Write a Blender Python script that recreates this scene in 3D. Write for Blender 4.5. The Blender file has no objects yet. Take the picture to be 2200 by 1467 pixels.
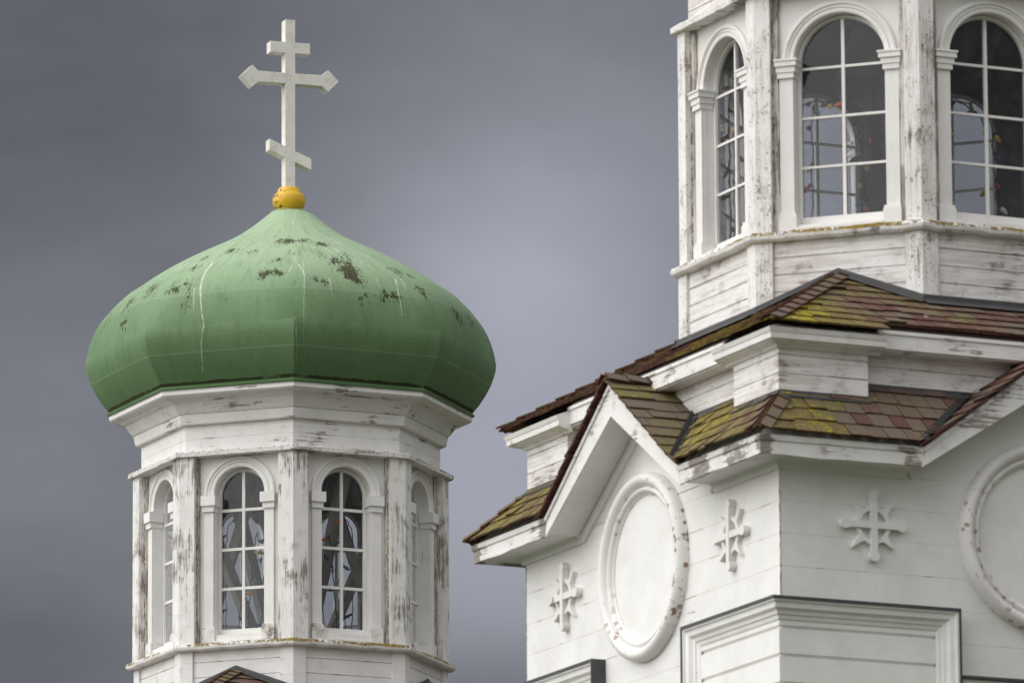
import bpy, bmesh, math, random
from mathutils import Vector, Matrix, noise as mnoise
random.seed(7)
R = math.radians
scene = bpy.context.scene
COL = scene.collection

# ------------------------------------------------------------------ camera
PITCH, ROLL = 0.20384, 0.00582
FPX = 17246.0                      # focal length in pixels of the 2200 px wide photograph
F = Vector((0, math.cos(PITCH), math.sin(PITCH)))
U0 = Vector((0, -math.sin(PITCH), math.cos(PITCH)))
R0 = Vector((1, 0, 0))
RX = R0 * math.cos(ROLL) - U0 * math.sin(ROLL)
UY = R0 * math.sin(ROLL) + U0 * math.cos(ROLL)
CAM = Vector((0, 0, 1.6))
cd = bpy.data.cameras.new("camera")
cam = bpy.data.objects.new("camera", cd)
COL.objects.link(cam)
m = Matrix((RX, UY, -F)).transposed().to_4x4()
m.translation = CAM
cam.matrix_world = m
cd.sensor_width = 36.0
cd.lens = FPX / 2200 * 36.0
cd.clip_start, cd.clip_end = 1.0, 3000.0
cd.dof.use_dof = True
cd.dof.focus_distance = 86.8
cd.dof.aperture_fstop = 7.5
scene.camera = cam

def sky_dir(u, v):
    return (F + RX * ((u - 1100) / FPX) + UY * ((733.5 - v) / FPX)).normalized()

# ------------------------------------------------------------------ node helper
class G:
    def __init__(s, nt):
        s.nt = nt; s.n = nt.nodes; s.l = nt.links
    def node(s, t, **k):
        n = s.n.new(t)
        for a, b in k.items(): setattr(n, a, b)
        return n
    def put(s, sock, v):
        if hasattr(v, 'is_linked'): s.l.new(v, sock)
        elif v is not None:
            if isinstance(v, (tuple, list)) and sock.type == 'RGBA' and len(v) == 3: v = (*v, 1)
            sock.default_value = v
    def m(s, op, a, b=0.0, c=None, clamp=False):
        n = s.node('ShaderNodeMath', operation=op, use_clamp=clamp)
        s.put(n.inputs[0], a); s.put(n.inputs[1], b)
        if c is not None: s.put(n.inputs[2], c)
        return n.outputs[0]
    def vm(s, op, a, b=None):
        n = s.node('ShaderNodeVectorMath', operation=op)
        s.put(n.inputs[0], a)
        if b is not None: s.put(n.inputs[1], b)
        return n.outputs['Value'] if op in ('DISTANCE', 'DOT_PRODUCT', 'LENGTH') else n.outputs[0]
    def step(s, x, lo, hi, a=0.0, b=1.0):
        n = s.node('ShaderNodeMapRange', interpolation_type='SMOOTHSTEP')
        for i, v in enumerate((x, lo, hi, a, b)): s.put(n.inputs[i], v)
        return n.outputs[0]
    def noise(s, vec, scale=5.0, detail=4.0, rough=0.55, dist=0.0):
        n = s.node('ShaderNodeTexNoise')
        s.put(n.inputs['Vector'], vec); s.put(n.inputs['Scale'], scale); s.put(n.inputs['Detail'], detail)
        s.put(n.inputs['Roughness'], rough); s.put(n.inputs['Distortion'], dist)
        return n.outputs[0]
    def voro(s, vec, scale, rnd=1.0):
        n = s.node('ShaderNodeTexVoronoi'); s.put(n.inputs['Vector'], vec); s.put(n.inputs['Scale'], scale)
        s.put(n.inputs['Randomness'], rnd)
        return n.outputs['Distance']
    def mix(s, f, a, b, mode='MIX'):
        n = s.node('ShaderNodeMix', data_type='RGBA', blend_type=mode)
        s.put(n.inputs[0], f); s.put(n.inputs[6], a); s.put(n.inputs[7], b)
        return n.outputs[2]
    def sc(s, vec, k): return s.vm('MULTIPLY', vec, k)
    def xyz(s, vec):
        n = s.node('ShaderNodeSeparateXYZ'); s.put(n.inputs[0], vec); return n.outputs
    def attr(s, name):
        return s.node('ShaderNodeAttribute', attribute_name=name).outputs['Fac']
    def obj(s, shift=True):
        tc = s.node('ShaderNodeTexCoord').outputs['Object']
        if not shift: return tc
        r = s.node('ShaderNodeObjectInfo').outputs['Random']
        cx = s.node('ShaderNodeCombineXYZ')
        for i, k in enumerate((37.0, 91.0, 53.0)): s.put(cx.inputs[i], s.m('MULTIPLY', r, k))
        return s.vm('ADD', tc, cx.outputs[0])

# ------------------------------------------------------------------ world: overcast sky, dark cloud bank ahead
w = bpy.data.worlds.new("World"); scene.world = w; w.use_nodes = True
g = G(w.node_tree); g.n.clear()
SUN_DIR = Vector((-0.80, -0.26, 0.54)).normalized()      # towards the sun
sky = g.node('ShaderNodeTexSky', sky_type='NISHITA', sun_disc=False)
sky.sun_elevation = math.asin(SUN_DIR.z)
sky.sun_rotation = math.atan2(SUN_DIR.x, SUN_DIR.y)
sky.air_density, sky.dust_density, sky.ozone_density = 1.0, 2.0, 1.0
bg1 = g.node('ShaderNodeBackground'); bg1.inputs[1].default_value = 0.05
g.l.new(sky.outputs[0], bg1.inputs[0])
dirv_s = g.node('ShaderNodeTexCoord').outputs['Generated']
dirn = g.vm('NORMALIZE', dirv_s)
X, Y, Z = g.xyz(dirn)
front = g.step(g.vm('DOT_PRODUCT', dirn, tuple(Vector((0.10, 0.97, 0.22)).normalized())), 0.45, 0.93)
# bright overcast behind and to the left of the viewer
bright = g.m('ADD', g.step(Z, -0.1, 0.9, 0.30, 0.95), g.m('MULTIPLY', X, -0.30))
cl0 = g.noise(dirn, 3.0, 5, 0.55)
bright = g.m('MULTIPLY', bright, g.step(cl0, 0.3, 0.7, 0.85, 1.15))
# the dark bank ahead
def lobe(u, v, r0, r1):
    return g.step(g.vm('DISTANCE', dirn, tuple(sky_dir(u, v))), r0 / FPX, r1 / FPX, 1.0, 0.0)
warp = g.noise(g.sc(dirn, (1, 1, 1.7)), 22.0, 4, 0.5, 0.4)
fine = g.noise(g.sc(dirn, (1, 1, 2.0)), 70.0, 4, 0.5, 0.5)
val = g.m('ADD', 0.122, g.m('MULTIPLY', lobe(1180, 760, 60, 950), 0.115))
val = g.m('ADD', val, g.m('MULTIPLY', lobe(1120, 600, 20, 420), 0.065))
val = g.m('ADD', val, g.m('MULTIPLY', lobe(1040, 1180, 60, 480), 0.065))
val = g.m('ADD', val, g.m('MULTIPLY', lobe(60, 900, 60, 520), 0.020))
val = g.m('ADD', val, g.m('MULTIPLY', lobe(60, 60, 100, 900), -0.038))
val = g.m('ADD', val, g.m('MULTIPLY', lobe(20, 1450, 50, 420), -0.030))
val = g.m('ADD', val, g.m('MULTIPLY', lobe(1050, 1560, 30, 300), -0.05))
val = g.m('ADD', val, g.m('MULTIPLY', g.m('SUBTRACT', warp, 0.5), 0.065))
val = g.m('ADD', val, g.m('MULTIPLY', g.m('SUBTRACT', fine, 0.5), 0.028))
bank = g.mix(g.step(val, 0.08, 0.30), (0.945, 0.96, 1.085), (0.945, 0.962, 1.125))
bank = g.vm('SCALE', bank); g.put(g.n[-1].inputs['Scale'], val)
brc = g.vm('SCALE', (1.0, 0.992, 0.985)); g.put(g.n[-1].inputs['Scale'], bright)
cloud = g.mix(front, brc, bank)
bg2 = g.node('ShaderNodeBackground'); g.l.new(cloud, bg2.inputs[0]); bg2.inputs[1].default_value = 1.0
# cloud cover hides nearly all of the blue sky
mixs = g.node('ShaderNodeMixShader'); mixs.inputs[0].default_value = 0.93
g.l.new(bg1.outputs[0], mixs.inputs[1]); g.l.new(bg2.outputs[0], mixs.inputs[2])
out = g.node('ShaderNodeOutputWorld'); g.l.new(mixs.outputs[0], out.inputs[0])

sd = bpy.data.lights.new("sun", 'SUN'); sd.energy = 1.5; sd.angle = R(80); sd.specular_factor = 0.25; sd.color = (1.0, 0.985, 0.96)
sun = bpy.data.objects.new("sun", sd); COL.objects.link(sun)
sun.rotation_euler = SUN_DIR.to_track_quat('Z', 'Y').to_euler()
sun.location = (-40, 20, 60)

scene.view_settings.view_transform = 'Standard'
scene.view_settings.look = 'None'
scene.view_settings.exposure = 0.54
scene.view_settings.gamma = 1.0

# ------------------------------------------------------------------ materials
def new_mat(name):
    mt = bpy.data.materials.new(name); mt.use_nodes = True
    gg = G(mt.node_tree); b = gg.n['Principled BSDF']
    return mt, gg, b

def bump(gg, b, h, dist=0.01, strength=0.6):
    n = gg.node('ShaderNodeBump'); n.inputs['Strength'].default_value = strength
    n.inputs['Distance'].default_value = dist
    gg.put(n.inputs['Height'], h); gg.l.new(n.outputs[0], b.inputs['Normal'])

def paint(name, peel=0.3, grain='h', speck=0.3, lichen=0.0, rust=0.0, base=(0.825, 0.812, 0.80), grey=0.3, pink=0.3, spots=(), seams=(), sgrime=0.65):
    """weathered white paint on boards; peel/speck/lichen/rust 0..1"""
    mt, g, b = new_mat(name)
    P = g.obj()
    k = {'h': (1.3, 1.3, 26.0), 'v': (30.0, 30.0, 1.5), 'i': (6, 6, 6)}[grain]
    streak = g.noise(g.sc(P, k), 1.6, 7, 0.68)
    fibre = g.noise(g.sc(P, tuple(q * 2.5 for q in k)), 2.6, 5, 0.7)
    region = g.noise(P, 1.7, 3, 0.55)
    region2 = g.noise(P, 6.5, 4, 0.6)
    mottled = g.noise(P, 3.1, 5, 0.6)
    c = g.mix(g.step(mottled, 0.35, 0.7, 0, 0.8), base, tuple(q * f for q, f in zip(base, (0.9, 0.895, 0.885))))
    # thin paint showing a pinkish grey primer
    thin = g.m('MULTIPLY', g.step(g.m('ADD', streak, g.m('MULTIPLY', region, 0.6)), 0.92 - 0.25 * pink, 1.05 - 0.25 * pink), 0.55 * min(1, pink * 2))
    c = g.mix(thin, c, (0.52, 0.455, 0.43))
    # grey weather bloom
    bloom = g.m('MULTIPLY', g.step(g.m('ADD', g.m('MULTIPLY', region2, 0.5), g.m('MULTIPLY', fibre, 0.5)), 0.50, 0.66), grey)
    c = g.mix(bloom, c, (0.40, 0.37, 0.345))
    # peeled to grey wood
    t = 1.16 - 0.46 * peel
    pm = g.m('ADD', g.m('ADD', g.m('MULTIPLY', streak, 0.75), g.m('MULTIPLY', region, 0.75)), g.m('MULTIPLY', g.m('SUBTRACT', fibre, 0.5), 0.55 if grain == 'v' else 0.4))
    pm = g.m('ADD', pm, g.m('MULTIPLY', g.m('SUBTRACT', region2, 0.5), 0.5))
    for x_, y_, z_, r_, w_ in spots:
        dd = g.vm('DISTANCE', g.obj(False), (x_, y_, z_))
        pm = g.m('ADD', pm, g.step(dd, 0.2 * r_, r_, w_, 0.0))
    pk = g.step(pm, t - 0.02, t + 0.025)
    wood = g.mix(g.step(fibre, 0.32, 0.62), (0.13, 0.110, 0.095), (0.39, 0.355, 0.32))
    c = g.mix(pk, c, wood)
    if grain == 'v':
        ck = g.step(g.noise(g.sc(P, (55, 55, 1.6)), 2.0, 4, 0.65), 0.60, 0.65)
        ck = g.m('MULTIPLY', ck, g.m('MULTIPLY', g.step(region, 0.38, 0.6, 0.15, 1.0), min(1.0, grey * 1.1)))
        c = g.mix(ck, c, (0.17, 0.14, 0.125))
    if seams:
        zz = g.xyz(g.obj(False))[2]; sm = None
        for q in seams:
            k_ = g.step(g.m('ABSOLUTE', g.m('SUBTRACT', zz, q)), 0.003, 0.006, 1, 0)
            sm = k_ if sm is None else g.m('MAXIMUM', sm, k_)
        run = g.step(g.noise(g.sc(P, (2.2, 2.2, 4.0)), 1.5, 4, 0.65), 0.54, 0.66)
        c = g.mix(g.m('MULTIPLY', sm, g.m('MULTIPLY', run, sgrime)), c, (0.12, 0.085, 0.06))
    # dark flecks, mildew, nail holes
    fl = g.noise(P, 48.0, 3, 0.6)
    fm = g.m('MULTIPLY', g.step(g.m('ADD', fl, g.m('MULTIPLY', region2, 0.35)), 0.93 - 0.12 * speck, 0.99 - 0.12 * speck), 0.8)
    c = g.mix(fm, c, (0.13, 0.105, 0.08))
    hole = g.m('LESS_THAN', g.voro(P, 6.0), 0.045)
    c = g.mix(g.m('MULTIPLY', hole, 0.7 * min(1, speck * 1.6)), c, (0.10, 0.06, 0.04))
    if rust:
        so = g.xyz(g.obj(False))[0]
        side = g.step(so, 0.25, 0.62)
        rg = g.m('ADD', g.step(region, 0.45, 0.6, 0, 0.8), g.m('MULTIPLY', side, 0.8), clamp=True)
        stain = g.m('MULTIPLY', g.step(g.m('ADD', g.noise(P, 13.0, 6, 0.75), g.m('MULTIPLY', side, 0.13)), 0.70, 0.735), g.step(g.m('ADD', side, region), 0.55, 0.9))
        c = g.mix(stain, c, g.mix(fibre, (0.16, 0.085, 0.05), (0.34, 0.27, 0.22)))
        rv = g.step(g.m('ADD', g.voro(g.vm('ADD', P, g.sc(g.node('ShaderNodeTexNoise').outputs['Color'], (0.03,) * 3)), 14.0), g.m('MULTIPLY', g.noise(P, 30, 3), -0.25)), 0.09, 0.24, 1.0, 0.0)
        rr = g.m('MULTIPLY', g.m('MULTIPLY', rv, rg), rust, clamp=True)
        c = g.mix(rr, c, g.mix(g.noise(P, 60, 2), (0.30, 0.085, 0.015), (0.12, 0.06, 0.035)))
    if lichen:
        nz = g.xyz(g.node('ShaderNodeNewGeometry').outputs['Normal'])[2]
        lm = g.m('ADD', g.noise(P, 26.0, 5, 0.75), g.m('MULTIPLY', region, 0.7))
        lm = g.m('MULTIPLY', g.step(lm, 1.02 - 0.22 * lichen, 1.10 - 0.22 * lichen), g.step(nz, -0.25, 0.45))
        lcol = g.mix(g.noise(P, 40, 3), (0.13, 0.08, 0.012), (0.33, 0.235, 0.04))
        c = g.mix(lm, c, lcol)
        dk = g.m('MULTIPLY', g.step(g.noise(P, 34.0, 4, 0.7), 0.555, 0.60), g.step(nz, -0.4, 0.3))
        c = g.mix(dk, c, (0.07, 0.055, 0.03))
        pk = g.m('ADD', pk, lm, clamp=True)
    g.l.new(c, b.inputs['Base Color'])
    g.put(b.inputs['Roughness'], g.step(pk, 0, 1, 0.52, 0.9))
    b.inputs['Specular IOR Level'].default_value = 0.35
    h = g.m('SUBTRACT', g.m('MULTIPLY', fibre, 0.35), g.m('MULTIPLY', pk, 0.9))
    bump(g, b, h, 0.004, 0.7)
    return mt

M = {}
M['wall'] = paint('painted trim boards', 0.16, 'h', 0.16, pink=0.06, grey=0.12, base=(0.82, 0.815, 0.80))
M['block'] = paint('painted wall boards', 0.20, 'h', 0.18, pink=0.08, grey=0.14, seams=[11.745 + 0.24 * q for q in range(-2, 4)], sgrime=0.45, base=(0.82, 0.815, 0.80))
M['board'] = paint('worn painted siding', 0.55, 'h', 0.7, pink=0.7, grey=0.75, seams=[14.36, 14.229, 14.098, 13.967, 13.045, 13.17, 13.305])
M['siding'] = paint('worn lower siding', 0.42, 'h', 0.6, pink=0.3, grey=0.3, seams=[15.463, 15.302])
M['cornice'] = paint('peeling cornice paint', 0.57, 'h', 0.3, pink=0.2, grey=0.25)
M['post'] = paint('peeling corner post paint', 0.70, 'v', 0.4, pink=0.45, grey=0.6)
M['post_speck'] = paint('mildewed corner post paint', 0.50, 'v', 1.25, pink=0.5, grey=0.85)
M['trim'] = paint('window trim paint', 0.20, 'v', 0.15, pink=0.12, grey=0.15, base=(0.815, 0.805, 0.788))
M['plinth'] = paint('flaking block paint', 0.62, 'i', 0.4, pink=0.6, grey=0.35)
M['fascia'] = paint('chipped fascia paint', 0.56, 'h', 0.4, pink=0.25, grey=0.45)
def fp(k, s, n, z): return (s * math.cos(R(k)) + n * math.sin(R(k)), s * math.sin(R(k)) - n * math.cos(R(k)), z)
M['eave_fascia'] = paint('rotted eave fascia paint', 0.54, 'h', 0.4, pink=0.25, grey=0.4,
                         spots=[(*fp(22.5, -2.44, 2.475, 12.56), .14, .42), (*fp(-67.5, 2.05, 2.475, 12.55), .32, .26), (*fp(-67.5, 1.5, 2.475, 12.54), .25, .2), (*fp(22.5, -1.22, 2.475, 12.53), .14, .2)])
M['sill'] = paint('lichened sill paint', 0.45, 'i', 0.9, lichen=1.0, pink=0.3, grey=0.4)
M['ledge'] = paint('weathered ledge paint', 0.72, 'h', 0.5, lichen=0.15, pink=0.5, grey=0.7)
M['batten'] = paint('crumbling caulk strip', 0.86, 'v', 0.9, pink=0.4, grey=0.6, base=(0.62, 0.58, 0.52))
mt, g, b = new_mat('brown joint grime')
P = g.obj(); n1 = g.noise(g.sc(P, (20, 20, 9)), 2.0, 4, 0.7)
g.l.new(g.mix(g.step(n1, 0.40, 0.58), (0.60, 0.56, 0.50), g.mix(g.noise(P, 30, 3), (0.07, 0.045, 0.03), (0.20, 0.13, 0.085))), b.inputs['Base Color']); b.inputs['Roughness'].default_value = 0.9
M['grime'] = mt
M['medal'] = paint('rust spotted moulding paint', 0.25, 'i', 0.2, rust=0.9, pink=0.1, grey=0.12)
M['cross'] = paint('dirty cross paint', 0.05, 'i', 0.1, pink=0.3, grey=0.4, base=(0.80, 0.785, 0.745))

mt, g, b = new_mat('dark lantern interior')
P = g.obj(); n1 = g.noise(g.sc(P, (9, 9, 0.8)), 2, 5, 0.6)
g.l.new(g.mix(n1, (0.07, 0.075, 0.084), (0.15, 0.155, 0.165)), b.inputs['Base Color']); b.inputs['Roughness'].default_value = 0.8  # dark base colour stands in for the unlit inside of the lantern
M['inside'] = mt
mt, g, b = new_mat('grey brace timber')
P = g.obj(); n1 = g.noise(g.sc(P, (5, 5, 1.5)), 3, 6, 0.65)
g.l.new(g.mix(n1, (0.18, 0.165, 0.15), (0.38, 0.355, 0.33)), b.inputs['Base Color']); b.inputs['Roughness'].default_value = 0.85
M['timber'] = mt
mt, g, b = new_mat('grey metal flashing')
P = g.obj(); n1 = g.noise(P, 9, 5, 0.6)
g.l.new(g.mix(n1, (0.028, 0.029, 0.032), (0.085, 0.085, 0.090)), b.inputs['Base Color']); b.inputs['Roughness'].default_value = 0.55
M['flash'] = mt

mt, g, b = new_mat('yellow painted ball')
P = g.obj(False); n1 = g.noise(g.sc(P, (9, 9, 16)), 1.6, 6, 0.7)
Xs = g.xyz(P)[0]
chip = g.step(g.m('ADD', n1, g.m('MULTIPLY', Xs, -0.75)), 0.655, 0.69)
c = g.mix(g.noise(P, 12, 4), (0.62, 0.36, 0.012), (0.80, 0.50, 0.03))
g.l.new(g.mix(chip, c, (0.07, 0.045, 0.03)), b.inputs['Base Color']); b.inputs['Roughness'].default_value = 0.4
bump(g, b, g.m('MULTIPLY', chip, -1.0), 0.004, 0.6)
M['gold'] = mt

# glass
mt, g, b = new_mat('old window glass')
g.n.remove(b)
tr = g.node('ShaderNodeBsdfTransparent'); tr.inputs[0].default_value = (0.90, 0.915, 0.93, 1)
gl = g.node('ShaderNodeBsdfGlossy'); gl.inputs['Roughness'].default_value = 0.03; gl.inputs[0].default_value = (0.9, 0.92, 0.95, 1)
P = g.obj()
bn = g.node('ShaderNodeBump'); bn.inputs['Strength'].default_value = 0.12; bn.inputs['Distance'].default_value = 0.02
g.put(bn.inputs['Height'], g.noise(P, 5, 2)); g.l.new(bn.outputs[0], gl.inputs['Normal'])
fr = g.node('ShaderNodeFresnel'); fr.inputs[0].default_value = 1.5
dust = g.node('ShaderNodeBsdfDiffuse'); dust.inputs[0].default_value = (0.55, 0.55, 0.55, 1)
ms = g.node('ShaderNodeMixShader'); g.l.new(g.m('MULTIPLY', fr.outputs[0], 0.65, clamp=True), ms.inputs[0])
g.l.new(tr.outputs[0], ms.inputs[1]); g.l.new(gl.outputs[0], ms.inputs[2])
m2 = g.node('ShaderNodeMixShader'); g.put(m2.inputs[0], g.step(g.noise(P, 8, 6, 0.7), 0.4, 0.8, 0.012, 0.075))
g.l.new(ms.outputs[0], m2.inputs[1]); g.l.new(dust.outputs[0], m2.inputs[2])
g.l.new(m2.outputs[0], g.n['Material Output'].inputs[0])
M['glass'] = mt

# shingles : per-shingle random, moss patches, dark red cut edges
mt, g, b = new_mat('mossy red shingles')
P = g.obj(False)
rnd = g.attr('rnd'); edge = g.attr('edge'); moss_a = g.attr('moss')
n1 = g.noise(P, 18, 5, 0.65); n2 = g.noise(P, 1.5, 3, 0.5); n3 = g.noise(P, 55, 3, 0.6)
c = g.mix(g.step(g.m('ADD', g.m('MULTIPLY', rnd, 0.65), g.m('MULTIPLY', n1, 0.6)), 0.15, 1.0), (0.105, 0.044, 0.036), (0.165, 0.115, 0.088))
c = g.mix(g.step(g.m('ADD', rnd, g.m('MULTIPLY', n1, 0.6)), 0.60, 1.05, 0, 0.85), c, (0.138, 0.114, 0.088))
c = g.mix(g.step(n3, 0.45, 0.7, 0, 0.45), c, (0.09, 0.065, 0.05))
ms_ = g.m('ADD', g.m('ADD', g.m('MULTIPLY', n2, 0.8), g.m('MULTIPLY', n1, 0.85)), g.m('ADD', g.m('MULTIPLY', moss_a, 0.50), g.m('ADD', g.m('MULTIPLY', rnd, 0.13), g.m('MULTIPLY', n3, 0.50))))
c = g.mix(g.m('MULTIPLY', edge, 0.9), c, g.mix(n1, (0.040, 0.014, 0.012), (0.11, 0.036, 0.028)))
keep = g.m('SUBTRACT', 1.0, g.m('MULTIPLY', edge, 0.55))
olive = g.m('MULTIPLY', keep, g.step(ms_, 1.25, 1.47, 0, 0.85))
c = g.mix(olive, c, g.mix(n3, (0.10, 0.085, 0.022), (0.20, 0.17, 0.06)))
yel = g.m('MULTIPLY', keep, g.step(ms_, 1.50, 1.72, 0, 0.95))
c = g.mix(yel, c, g.mix(n1, (0.16, 0.125, 0.012), (0.40, 0.33, 0.02)))
drop = g.step(g.m('ADD', g.voro(P, 2.3), g.m('MULTIPLY', g.noise(P, 40, 3), 0.16)), 0.10, 0.13, 1, 0)
c = g.mix(g.m('MULTIPLY', drop, 0.8), c, (0.55, 0.50, 0.45))
g.l.new(c, b.inputs['Base Color']); b.inputs['Roughness'].default_value = 0.85
b.inputs['Specular IOR Level'].default_value = 0.25
bump(g, b, n3, 0.006, 0.5)
M['shingle'] = mt
mt, g, b = new_mat('dark roof deck')
g.l.new(g.mix(g.noise(g.obj(), 8, 3), (0.03, 0.02, 0.018), (0.06, 0.04, 0.035)), b.inputs['Base Color']); b.inputs['Roughness'].default_value = 0.9
M['deck'] = mt

# ground
mt, g, b = new_mat('grass ground')
P = g.obj(False); n1 = g.noise(P, 0.2, 5); n2 = g.noise(P, 6, 4)
g.l.new(g.mix(g.m('MULTIPLY', n1, n2), (0.04, 0.045, 0.022), (0.12, 0.115, 0.07)), b.inputs['Base Color']); b.inputs['Roughness'].default_value = 0.95
M['grass'] = mt

# bulbs / wire
def plain(name, col, rough=0.35, spec=0.5):
    mt, g, b = new_mat(name)
    n = g.noise(g.obj(), 30, 3)
    g.l.new(g.mix(n, tuple(q * 0.8 for q in col), col), b.inputs['Base Color']); b.inputs['Roughness'].default_value = rough
    b.inputs['Specular IOR Level'].default_value = spec
    return mt
M['wire'] = plain('dark green wire', (0.012, 0.018, 0.014), 0.5)
BULBS = {'orange': (0.75, 0.16, 0.03), 'red': (0.32, 0.02, 0.025), 'yellow': (0.62, 0.40, 0.04), 'green': (0.02, 0.14, 0.07), 'blue': (0.02, 0.06, 0.20), 'white': (0.7, 0.68, 0.62)}
for k_, v_ in BULBS.items(): M['bulb_' + k_] = plain(k_ + ' bulb', v_, 0.25)

# ------------------------------------------------------------------ mesh helpers
def link(name, bm, mats, parent=None, rotz=0.0, loc=(0, 0, 0), recalc=True, smooth=False):
    if recalc: bmesh.ops.recalc_face_normals(bm, faces=bm.faces)
    me = bpy.data.meshes.new(name); bm.to_mesh(me); bm.free()
    for mm in (mats if isinstance(mats, (list, tuple)) else [mats]): me.materials.append(M[mm])
    if smooth:
        for p in me.polygons: p.use_smooth = True
    o = bpy.data.objects.new(name, me); COL.objects.link(o)
    o.location = loc; o.rotation_euler = (0, 0, rotz)
    if parent: o.parent = parent
    return o

def dup(o, rotz=None, parent=None, deep=True):
    c = o.copy(); COL.objects.link(c)
    if rotz is not None: c.rotation_euler = (0, 0, rotz)
    if parent is not None: c.parent = parent
    if deep:
        for ch in list(o.children):
            dup(ch, None, c)
    return c

def thing(name, label, cat, loc, rotz=0.0, group=None):
    o = bpy.data.objects.new(name, None); COL.objects.link(o)
    o.location = loc; o.rotation_euler = (0, 0, rotz); o.empty_display_size = 0.5
    o['label'] = label; o['category'] = cat
    if group: o['group'] = group
    return o

def face(bm, pts, mi=0):
    f = bm.faces.new([bm.verts.new(p) for p in pts]); f.material_index = mi
    return f

def box(bm, x0, x1, y0, y1, z0, z1, mi=0):
    v = [bm.verts.new(p) for p in ((x0, y0, z0), (x1, y0, z0), (x1, y1, z0), (x0, y1, z0), (x0, y0, z1), (x1, y0, z1), (x1, y1, z1), (x0, y1, z1))]
    for q in ((0, 1, 5, 4), (1, 2, 6, 5), (2, 3, 7, 6), (3, 0, 4, 7), (4, 5, 6, 7), (3, 2, 1, 0)):
        bm.faces.new([v[i] for i in q]).material_index = mi

def fbox(bm, s0, s1, n0, n1, z0, z1, mi=0):     # in a face frame: s along the face, n outward distance from the axis
    box(bm, s0, s1, -n1, -n0, z0, z1, mi)

def prism(bm, poly, axis_fn, a, b, mi=0):
    """poly of 2D points, axis_fn(p, t) -> 3D, between t=a and t=b"""
    A = [bm.verts.new(axis_fn(p, a)) for p in poly]; B = [bm.verts.new(axis_fn(p, b)) for p in poly]
    n = len(poly)
    bm.faces.new(A).material_index = mi; bm.faces.new(B[::-1]).material_index = mi
    for i in range(n):
        bm.faces.new((A[i], B[i], B[(i + 1) % n], A[(i + 1) % n])).material_index = mi

def fprism(bm, poly_sz, n0, n1, mi=0): prism(bm, poly_sz, lambda p, t: (p[0], -t, p[1]), n0, n1, mi)
def zprism(bm, poly_xy, z0, z1, mi=0): prism(bm, poly_xy, lambda p, t: (p[0], p[1], t), z0, z1, mi)

def octagon(r): return [(r * math.sin(R(45 * k)), -r * math.cos(R(45 * k))) for k in range(8)]   # CCW, a vertex at -Y

def square_plan(a, rec=0.0, j=0.0):
    pts = []
    for k in (22.5, 112.5, 202.5, 292.5):
        loc = [(-a, a)] if not rec else [(-a, a), (-j, a), (-j, a - rec), (j, a - rec), (j, a)]
        for s, n in loc:
            pts.append((s * math.cos(R(k)) + n * math.sin(R(k)), s * math.sin(R(k)) - n * math.cos(R(k))))
    return pts

def mitre(plan, off, closed=True):
    n = len(plan); res = []
    for i in range(n):
        p = Vector(plan[i])
        if closed or 0 < i < n - 1:
            a = (p - Vector(plan[i - 1])).normalized(); b = (Vector(plan[(i + 1) % n]) - p).normalized()
        elif i == 0: a = b = (Vector(plan[1]) - p).normalized()
        else: a = b = (p - Vector(plan[i - 1])).normalized()
        na = Vector((a.y, -a.x)); nb = Vector((b.y, -b.x))     # outward for CCW
        mm = (na + nb); mm = mm / max(1e-6, mm.length); k = off / max(0.2, mm.dot(na))
        res.append((p.x + mm.x * k, p.y + mm.y * k))
    return res

def sweep(bm, plan, prof, closed=True, solid=False, mi=0, cap_top=False):
    """prof: (offset, z) points; solid = profile is a closed loop"""
    rings = []
    for off, z in prof:
        rings.append([bm.verts.new((x, y, z)) for x, y in mitre(plan, off, closed)])
    np_, n = len(prof), len(plan)
    for i in range(np_ if solid else np_ - 1):
        A, B = rings[i], rings[(i + 1) % np_]
        for k in range(n if closed else n - 1):
            bm.faces.new((A[k], A[(k + 1) % n], B[(k + 1) % n], B[k])).material_index = mi
    if solid and not closed:
        bm.faces.new([r[0] for r in rings]).material_index = mi
        bm.faces.new([r[-1] for r in rings][::-1]).material_index = mi
    if cap_top:
        bm.faces.new(rings[-1]).material_index = mi

def board_profile(z0, z1, seams, off=0.0, gap=0.008, depth=0.012, bevel=0.0):
    pr = [(off, z0)]
    for s in sorted(seams):
        pr += [(off, s - gap / 2), (off - depth, s - gap / 2 + 0.001), (off - depth, s + gap / 2 - 0.001), (off, s + gap / 2 + bevel)]
    return pr + [(off, z1)]

def half_lathe(bm, cs, cz, prof, a0=0.0, a1=180.0, seg=28, mi=0):
    """prof: (radius, n) swept round (cs, cz) in the face plane"""
    rows = []
    full = abs(a1 - a0) >= 360
    for i in range(seg if full else seg + 1):
        t = R(a0 + (a1 - a0) * i / seg)
        rows.append([bm.verts.new((cs + r * math.cos(t), -n, cz + r * math.sin(t))) for r, n in prof])
    L = len(rows)
    for i in range(L if full else L - 1):
        A, B = rows[i], rows[(i + 1) % L]
        for k in range(len(prof) - 1):
            bm.faces.new((A[k], A[k + 1], B[k + 1], B[k])).material_index = mi

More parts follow.
